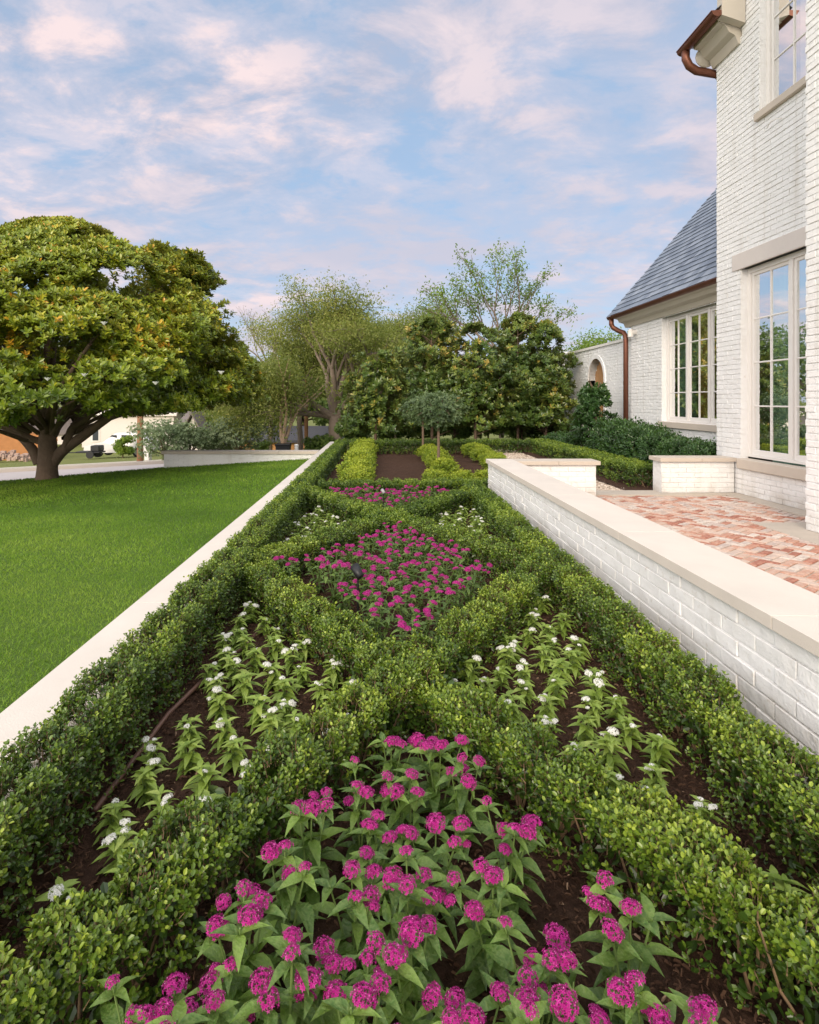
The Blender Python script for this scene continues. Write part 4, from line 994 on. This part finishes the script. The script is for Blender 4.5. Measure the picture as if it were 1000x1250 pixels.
cone_magnolia(666, 394, 18.6, .85, 'screen magnolia at the right end beside the courtyard wall', 5, n=2700)

cone_magnolia(726, 462, 14.95, .46, 'dark upright shrub in front of the arched wooden door', 9, mat=DARKL, leaf=.10, n=1500, amp=.6, name='upright_shrub', grp=None, cat='shrub')
def sphere_crown(lf, c, r, n, leaf, tpl=TM, tint=.45, seed=0, K=6, squash=.8):
    dd = rdir(n); rad = r*(.62+.6*vnoise(dd*1.9+seed, seed))*rng.uniform(.6, 1.03, n)
    pos = dd*rad[:, None]*np.array([1, 1, squash])+c
    rosettes(lf, pos, dd+(0, 0, .4), leaf, K, tpl, tint+.5*(vnoise(pos*1.7, seed+2)-.5)+rng.normal(0, .1, n))
def topiary(px, pyb, Y, zc, r, label, seed):
    X = (px-CX)*Y/F; t_ = thing('standard_tree', label, 'tree', (X, Y, 0), 'small round-headed trees in the mulched bed')
    tk = MB(); tk.tube([(0, 0, -.05), (.01, 0, .5), (0, 0, zc)], [.035, .03, .025], 8)
    for i in range(12):
        a = i*2.4; tk.tube([(0, 0, zc-.25), (.4*r*math.cos(a), .4*r*math.sin(a), zc), (.8*r*math.cos(a), .8*r*math.sin(a), zc+.2*math.sin(i))], [.014, .01, .004], 5, cap=False)
    tk.build('trunk', BARK, t_); lf = MB(); sphere_crown(lf, np.array([0, 0, zc]), r, 520, .075, tint=.45, seed=seed, squash=.72); lf.build('crown', GREYL, t_)
topiary(535, 578, 12.1, 1.33, .58, 'small round-headed grey-green tree on a thin trunk, the nearer one', 61)
topiary(516, 553, 15.3, 1.33, .62, 'small round-headed grey-green tree on a thin trunk, the one behind', 62)

# --- background trees
def btree(name, label, base_px, Y, zb, hgt, r0, depth, leafmat, bark, per, rad, leaf, seed, spread=.6, kids=3, up=.12, lean=(0, 0, 1), ratio=.74, first=.34, tips_keep=1., group=None, tint=.45, stems=1, tipdepth=1, wob=.18):
    random.seed(seed); X = (base_px-CX)*Y/F
    t_ = thing(name, label, 'tree', (X, Y, zb), group); tk = MB(); tips = []
    for s_ in range(stems):
        a = s_*2*math.pi/max(stems, 1)+.6; l_ = np.array(lean)+(np.array([math.cos(a)*.45, math.sin(a)*.3, 0]) if stems > 1 else 0); l_ = l_/np.linalg.norm(l_)
        grow((0, 0, -.1), l_, hgt*first, r0*(1 if stems == 1 else .7), depth, tk, tips, spread, ratio, kids, up, tipdepth=tipdepth, wob=wob)
    tk.build('trunk', bark, t_, True)
    if leafmat and per:
        tips = [t for t in tips if random.random() < tips_keep]; lf = MB(); leaves_at(lf, tips, per, rad, leaf, tint=tint, seed=seed); lf.build('crown', leafmat, t_)
    return t_
def fan_tree(name, label, px_, Y_, zb, zfork, limbs, r0, L, leafmat, bark, per, rad, leaf, seed, spread=.42, depth=3, kids=3, tint=.35, up=.08, keep=.8, ratio=.72):
    random.seed(seed); t_ = thing(name, label, 'tree', (xa(px_, Y_), Y_, zb)); tk = MB(); tips = []; h_ = zfork-zb
    tk.tube([(0, 0, -.1), (.04, 0, h_*.4), (-.03, 0, h_*.75), (0, 0, h_)], [r0, r0*.85, r0*.75, r0*.7], 9)
    for (ang, lean) in limbs:
        grow((0, 0, h_-.05), unit(np.array([math.sin(R(ang)), lean, math.cos(R(ang))])), L*random.uniform(.85, 1.1), r0*.5, depth, tk, tips, spread, ratio, kids, up, .09, tipdepth=1 if depth > 2 else 0)
    tk.build('trunk', bark, t_, True)
    if per:
        tips = [t for t in tips if random.random() < keep]; lf = MB(); leaves_at(lf, tips, per, rad, leaf, tint=tint, seed=seed); lf.build('crown', leafmat, t_)
fan_tree('oak_tree', 'large feathery oak with several rising limbs left of the magnolia screen', 409, 30, -1.6, .7, [(-72, .1), (-50, -.25), (-26, .25), (-4, -.2), (18, .2), (42, -.2), (64, .15)], .42, 2.65, OAKL, BARKOAK, 26, .36, .115, 21, tint=.45, keep=.97, depth=4, kids=3, spread=.52, up=-.03)
fan_tree('oak_tree', 'thinner green oak behind the gap between the feathery oak and magnolias', 482, 37, -1.6, 2.2, [(-55, .1), (-25, -.2), (0, .2), (25, -.2), (50, .2)],   .3, 2.2, OAKL, BARKOAK, 20, .38, .13, 22, tint=.35, keep=.9, depth=4, kids=3, spread=.5)
fan_tree('airy_tree', 'tall airy tree with sparse leaves rising above the magnolia screen', 612, 25, -.5, 3.5, [(-64, .1), (-48, -.2), (-28, .3), (-8, -.2), (14, .2), (36, -.1), (56, .2)], .12, 1.75, LIMEL, BARKOAK, 11, .13, .115, 29, tint=.22, keep=.5, depth=3, kids=3, spread=.44)
fan_tree('oak_tree', 'smaller olive-green oak filling the gap left of the large feathery oak', 366, 35, -1.9, .9, [(-65, .1), (-38, -.2), (-10, .2), (18, -.2), (45, .2)], .2, 2.0, OAKL, BARKOAK, 22, .36, .12, 41, tint=.4, keep=.95, depth=4, kids=3, spread=.5, up=0)
fan_tree('bare_tree', 'nearly leafless pale tree between the lawn magnolia and the feathery oak', 330, 46, -2.6, 4.0, [(-50, .2), (-25, -.1), (5, .2), (30, -.2), (55, .1)], .16, 2.3, OAKL, BARKOAK, 2, .2, .09, 24, keep=.35, kids=3)
fan_tree('crape_myrtle', 'smooth tan tree with trunk forking into three limbs behind end wall', 346, 27, -1.5, -.45, [(-24, .1), (2, -.15), (26, .12)], .20, 1.7, OAKL, BARKTAN, 46, .38, .13, 25, spread=.3, depth=2, kids=3, up=.15, keep=1)
btree('street_tree', 'yellow-green tree rising behind the courtyard wall', 732, 31, -.5, 6.0, .25, 4, LIMEL, BARK, 40, .42, .13, 26, spread=.7, kids=4, first=.32)
btree('street_tree', 'lime green tree top showing just above the wall left end', 702, 34, -.5, 5.6, .25, 4, LIMEL, BARK, 40, .42, .13, 27, spread=.7, kids=4, first=.32)
far = [(300, 52, 5.2, 'dark green tree above the orange house left part'), (325, 60, 6.2, 'dark green tree behind the leafless pale tree'), (370, 56, 5.4, 'mid green tree over the dark roof'), (395, 62, 6.4, 'bushy green tree left of the oak trunk'),
       (440, 50, 5.6, 'bushy green tree right of the oak trunk'), (480, 46, 5.4, 'green tree glimpsed behind the left screen magnolia'), (530, 44, 5.2, 'green tree glimpsed behind the round-headed trees'),
       (585, 42, 5.2, 'green tree glimpsed behind the middle of the screen'), (640, 40, 5.4, 'green tree glimpsed behind the tallest screen magnolia'), (685, 38, 5.2, 'green tree glimpsed at the right end of the screen'),
       (265, 58, 5.0, 'green tree behind the basketball backboard'), (235, 66, 4.6, 'dull green tree above the gabled roof'), (-30, 60, 8.5, 'green tree beyond the fence at the left edge'), (60, 62, 12.5, 'green tree behind the lawn magnolia trunk'), (150, 64, 13, 'tall green tree behind the right half of the lawn magnolia'), (205, 66, 11, 'green tree just above the pale shrubs and gabled roof')]
def lobed(name, label, px, Y, hgt, seed, mat, n=2600, leaf=.27, zb=-3.0, rw=.42, group=None, tpl=TM, cx=None):
    random.seed(seed); X = (px-CX)*Y/F; t_ = thing(name, label, 'tree' if hgt > 3.5 else 'shrub', (X, Y, zb), group); lf = MB(); tk = MB(); H_ = hgt-zb if hgt > 3.5 else hgt
    tk.tube([(0, 0, -.2), (0, 0, H_*.4), (0, 0, H_*.7)], [.03*H_, .022*H_, .01*H_], 7)
    for i in range(9):
        a = i*2.4; z_ = H_*random.uniform(.35, .8); r_ = H_*rw*random.uniform(.3, .75); c = np.array([math.cos(a)*r_, math.sin(a)*r_, z_])
        tk.tube([(0, 0, H_*.3), c*.6+(0, 0, H_*.1), c], [.012*H_, .008*H_, .004*H_], 5, cap=False)
        sphere_crown(lf, c, H_*rw*.55, n//9, leaf, tpl, .45+random.uniform(-.12, .12), seed+i, 7, .75)
    tk.build('trunk', BARK, t_); lf.build('crown', mat, t_); return t_
for i, (px_, Y_, h_, lab) in enumerate(far): lobed('street_tree', lab, px_, Y_, h_, 300+i, FARL, group='trees in the distance beyond the garden')
for i in range(7):
    lobed('garden_shrub', f'dark shrub at the foot of the magnolia screen behind the far hedge, {ORD[i]} from left', 432+i*41, 20.2, 1.25, 500+i, FARL, n=700, leaf=.12, zb=-.05, rw=.55, group='shrubs under the magnolia screen')
for i, (px_, Y_, h_) in enumerate([(383, 31, 1.3), (400, 30, 1.6), (425, 31, 1.5), (318, 40, 1.2)]):
    lobed('street_shrub', ['small green shrub in front of the orange house wall', 'small green shrub left of the oak trunk base', 'small green shrub right of the oak trunk base', 'low green shrub before the left end of the orange house'][i], px_, Y_, h_, 520+i, FARL, n=700, leaf=.12, zb=-1.7 if Y_ < 35 else -2.4, rw=.5)
# sage shrubs behind end wall
for i, (px_, Y_, h_) in enumerate([(200, 27, 2.15), (232, 28, 2.0), (262, 29, 2.1), (292, 29, 2.2)]):
    lobed('sage_shrub', f'pale grey-green rounded shrub behind the end wall, {ORD[i]} from the left', px_, Y_, h_*1.2, 400+i, SAGE, n=1100, leaf=.10, zb=-1.75, rw=.48, group='pale shrubs behind the end wall')
lobed('conical_bush', 'dense upright green bush in front of the parked car', 150, 40, 1.75, 420, LIMEL, n=900, leaf=.12, zb=-2.5, rw=.38)
t_ = thing('low_hedge', 'dark green ground planting strip beyond the end wall', 'hedge'); lf = MB()
n_ = 5000; X_ = rng.uniform(-9.3, -2.0, n_); Y_ = 26+rng.uniform(-.8, .8, n_); sprigs(lf, np.stack([X_, Y_, -1.55+rng.uniform(0, .55, n_)], 1), rdir(n_)+(0, 0, 1), .2, 3, .09, TM, .4); lf.build('foliage', FARL, t_)
struct(MB().box((-5.6, 15.5, -1.6), (-1.58, 19, -.9)).build('side_yard_ground', TURF2))

# ------------------------------------------------------------------ distant street: houses, fence, car, pole
def gable_house(label, X0, X1_, Y0, Y1, zb, ze, zr, wallm, roofm, ridge='x', win=()):
    t_ = thing('neighbour_house', label, 'house', ((X0+X1_)/2, Y0, zb)); B = np.array([(X0+X1_)/2, Y0, zb])
    w_ = MB(); w_.box(np.array([X0, Y0, zb-.5])-B, np.array([X1_, Y1, ze])-B)
    o_ = .4
    if ridge == 'x':
        ym = (Y0+Y1)/2; w_.prism([(Y0-B[1], ze-B[2]), (Y1-B[1], ze-B[2]), (ym-B[1], zr-B[2]-.15)], 0, X0-B[0]+.002, X1_-B[0]-.002)
        r_ = MB().prism([(Y0-o_-B[1], ze-.2-B[2]), (ym-B[1], zr-B[2]), (Y1+o_-B[1], ze-.2-B[2]), (Y1+o_-B[1], ze-B[2]), (ym-B[1], zr+.18-B[2]), (Y0-o_-B[1], ze-B[2])], 0, X0-o_-B[0], X1_+o_-B[0])
    else:
        xm = (X0+X1_)/2; w_.prism([(X0-B[0], ze-B[2]), (X1_-B[0], ze-B[2]), (xm-B[0], zr-B[2]-.15)], 1, .002, Y1-Y0-.002)
        r_ = MB().prism([(X0-o_-B[0], ze-.2-B[2]), (xm-B[0], zr-B[2]), (X1_+o_-B[0], ze-.2-B[2]), (X1_+o_-B[0], ze-B[2]), (xm-B[0], zr+.18-B[2]), (X0-o_-B[0], ze-B[2])], 1, -o_, Y1-Y0+o_)
    w_.build('wall', wallm, t_); r_.build('roof', roofm, t_)
    for (a, b, c, d) in win:
        f_ = MB().box((a-B[0], -.06, c-B[2]), (b-B[0], .02, d-B[2])).build('window', WHITEP, t_); MB().box((a+.12-B[0], -.09, c+.12-B[2]), (b-.12-B[0], -.061, d-.12-B[2])).build('pane', CARG, f_)
gable_house('pale house with grey roof behind the wooden fence at far left', xa(-60, 60), xa(95, 60), 60, 70, -3.4, za(528, 60), za(500, 60), WALLC, ROOFB, win=((xa(10, 60), xa(25, 60), -2.2, -.9),))
gable_house('large white house behind the white car', xa(100, 56), xa(212, 56), 56, 66, -3.4, za(505, 56), za(470, 56), WALLC, WALLC, win=((xa(112, 56), xa(122, 56), -2.4, -1.2),))
gable_house('white gabled house with brown-grey roof above the pale shrubs', xa(214, 50), xa(252, 50), 50, 60, -3.2, za(527, 50), za(503, 50), WALLC, ROOFB, 'x')
gable_house('small white gable next to the brown-grey roof', xa(236, 49), xa(248, 49), 47.5, 49.4, -3.2, za(524, 49), za(505, 49), WALLC, ROOFB, 'y')
gable_house('low orange brick house with dark roof beyond the smooth tan trunks', xa(292, 46), xa(430, 46), 46, 56, -3.1, za(537, 46), za(526, 46), WALLO, ROOFD)
fn = thing('wooden_fence', 'orange-brown cedar board fence at the far left across the street', 'fence'); mb = MB()
x0_, x1_ = xa(-60, 44), xa(70, 44); nb = 90
for i in range(nb):
    xx = x0_+(x1_-x0_)*i/nb; mb.box((xx, 44, -3.0), (xx+(x1_-x0_)/nb-.01, 44.03, za(529, 44)+random.uniform(-.02, .02)))
mb.box((x0_, 44.03, -1.5), (x1_, 44.08, -1.4)).box((x0_, 44.03, -2.4), (x1_, 44.08, -2.3)); mb.build('boards', WOODF, fn)
MB().box((x0_, 43.94, za(529, 44)+.03), (x1_, 44.12, za(529, 44)+.08)).build('cap_rail', WOODF, fn)
mb = MB()
for i in range(160):
    c = np.array([xa(random.uniform(-40, 40), 40), 40+random.uniform(-.8, .8), -2.5]); r_ = random.uniform(.07, .16)
    c[2] += random.uniform(0, .55)*max(0, 1-abs(c[0]-xa(5, 40))/2.6); v = rdir(8)*.15+np.array([(-1,-1,-1),(1,-1,-1),(1,1,-1),(-1,1,-1),(-1,-1,1),(1,-1,1),(1,1,1),(-1,1,1)])*.8
    mb.add(c+v*r_, [(0,3,2,1),(4,5,6,7),(0,1,5,4),(1,2,6,5),(2,3,7,6),(3,0,4,7)])
tag(mb.build('rubble_pile', ROCK), 'pile of brown stone rubble by the fence across the street', 'rubble', kind='stuff')
# dark low trailer-like pile cover -> wheelbarrow bin shapes
def car(px0, px1, Y_, zb):
    X0 = xa(px0, Y_); L = 4.7; t_ = thing('parked_car', 'white car parked in the driveway behind the green bush', 'car', (X0, Y_, zb)); 
    prof = [(0, .45), (.05, .8), (.9, .98), (1.35, 1.08), (2.0, 1.62), (2.3, 1.70), (3.9, 1.68), (4.35, 1.15), (4.65, 1.05), (4.7, .45), (4.3, .32), (.3, .32)]
    b = MB(); k_ = len(prof); V = []
    for (y, s_) in ((0, .96), (.12, 1), (1.7, 1), (1.82, .96)):
        for (x, z) in prof: V.append((x if z < 1.2 else x, y+(.16 if z > 1.2 and y < 1 else -.16 if z > 1.2 else 0), .3+(z-.3)*s_))
    fs = [[r_*k_+i, r_*k_+(i+1) % k_, (r_+1)*k_+(i+1) % k_, (r_+1)*k_+i] for r_ in range(3) for i in range(k_)]
    b.add(V, fs); b.f.append(np.array([list(range(k_))[::-1], ])+b.n-len(V)); b.f.append(np.array([list(range(3*k_, 4*k_))])+b.n-len(V)); b.build('body', CARP, t_)
    for (xs_, ) in ((1.5,), (2.55,), (3.35,)):
        MB().prism([(xs_, 1.12), (xs_+.85 if xs_ < 3 else xs_+.7, 1.12), (xs_+.75 if xs_ < 3 else xs_+.45, 1.55), (xs_+(.42 if xs_ < 2 else .04), 1.55)], 1, .10, .125).build('side_window', CARG, t_)
    for xw in (.95, 3.75):
        for yy in ((-.02, .2), (1.62, 1.84)):
            w_ = MB().cyl((xw, yy[0], .34), (xw, yy[1], .34), .34, sides=20).build('wheel', RUBBER, t_)
            MB().cyl((xw, yy[0]-.012, .34), (xw, yy[0]-.001, .34), .2, sides=14).build('rim', GREYM, w_)
car(102, 170, 41, -2.45)
tr_ = thing('utility_trailer', 'small black flatbed trailer parked at the front of the white car', 'trailer', (xa(92, 39), 39, -2.33))
MB().box((0, 0, .35), (1.6, .9, .45), bev=.02).box((.95, .05, .45), (1.55, .8, .85), bev=.05).box((-.7, .4, .32), (0, .5, .38)).build('bed', BLACKM, tr_)
for y in (-.12, .92): MB().cyl((1.0, y, .25), (1.0, y+.1, .25), .25, sides=16).build('wheel', RUBBER, tr_)
Yp = 30; pt_ = thing('utility_pole', 'reddish wooden utility pole with a yellow band standing by the pavement', 'pole', (xa(171, Yp), Yp, za(566, Yp)))
MB().tube([(0, 0, -.2), (.01, 0, 2), (0, 0, 7.2)], [.16, .15, .12], 12).build('pole', POLEW, pt_, True); MB().cyl((0, 0, .95), (0, 0, 1.03), .165).build('band', YEL, pt_)
MB().box((-.9, -.06, 6.7), (.9, .06, 6.82)).build('crossarm', POLEW, pt_)
tag(MB().box((xa(176, 31), 31, za(566, 31)-.1), (xa(182, 31), 31.4, za(546, 31)), bev=.03).box((xa(175.5, 31), 30.95, za(546, 31)), (xa(182.5, 31), 31.45, za(545, 31))).build('utility_box', WHITEP), 'white utility cabinet just right of the wooden pole', 'cabinet')
pt2 = thing('utility_pole', 'thin brown pole between the smooth tan trunks and the oak', 'pole', (xa(374, 38), 38, -2.4)); MB().tube([(0, 0, -.2), (0, 0, 5), (0, 0, 9)], [.13, .12, .1], 10).build('pole', POLEW, pt2, True)
MB().box((-.8, -.05, 8.3), (.8, .05, 8.42)).build('crossarm', POLEW, pt2)
mb = MB(); A = np.array([pt_.location.x, Yp, pt_.location.z+6.8]); Bp = np.array([xa(374, 38), 38, -2.4+8.4])
for z_ in (0, -1.0):
    t = np.linspace(0, 1, 20)[:, None]; q = A+(Bp-A)*t; q[:, 2] += z_-2.0*(t[:, 0]*(1-t[:, 0]))*1.2; mb.tube(q, .012, 4, cap=False)
tag(mb.build('overhead_wires', GREYM), 'thin overhead wires strung between the two utility poles', 'wire')
bb = thing('basketball_hoop', 'white framed basketball backboard rising above the pale shrubs', 'hoop', (xa(297, 36), 36, -2.3))
zc_ = za(520, 36)+2.3; fr = MB(); 
for (a, b, c, d) in ((-.42, .42, .24, .30), (-.42, .42, -.30, -.24), (-.42, -.36, -.24, .24), (.36, .42, -.24, .24), (-.16, .16, .08, .12), (-.16, -.13, -.18, .08), (.13, .16, -.18, .08)): fr.box((a, 0, zc_+c), (b, .04, zc_+d))
fr.build('backboard', WHITEP, bb); MB().cyl((0, .2, -.1), (0, .2, zc_), .05).build('post', BLACKM, bb)
a = np.linspace(0, 2*math.pi, 17); MB().tube([(.22*math.cos(t), -.25+.22*math.sin(t), zc_-.2) for t in a], .012, 6, cap=False).build('rim', WALLO, bb)
bn = thing('wheelie_bin', 'black wheeled bin at the foot of the smooth tan trunks', 'bin', (xa(346, 26), 26, za(549, 26)-.75)); MB().prism([(-.24, 0), (.24, 0), (.30, .95), (-.30, .95)], 1, -.3, .3).build('body', BLACKM, bn); MB().box((-.33, -.34, .952), (.33, .34, 1.02), bev=.02).build('lid', BLACKM, bn)
bl = thing('bollard', 'short white post standing behind the end wall near the tan trunks', 'post', (xa(362, 26), 26, za(549, 26)-.75)); MB().cyl((0, 0, 0), (0, 0, .95), .09).build('post', WHITEP, bl); MB().cyl((0, 0, .95), (0, 0, 1.0), .11, .06).build('cap', WHITEP, bl)
print('verts', sum(len(m.vertices) for m in bpy.data.meshes), 'objs', len(bpy.data.objects))
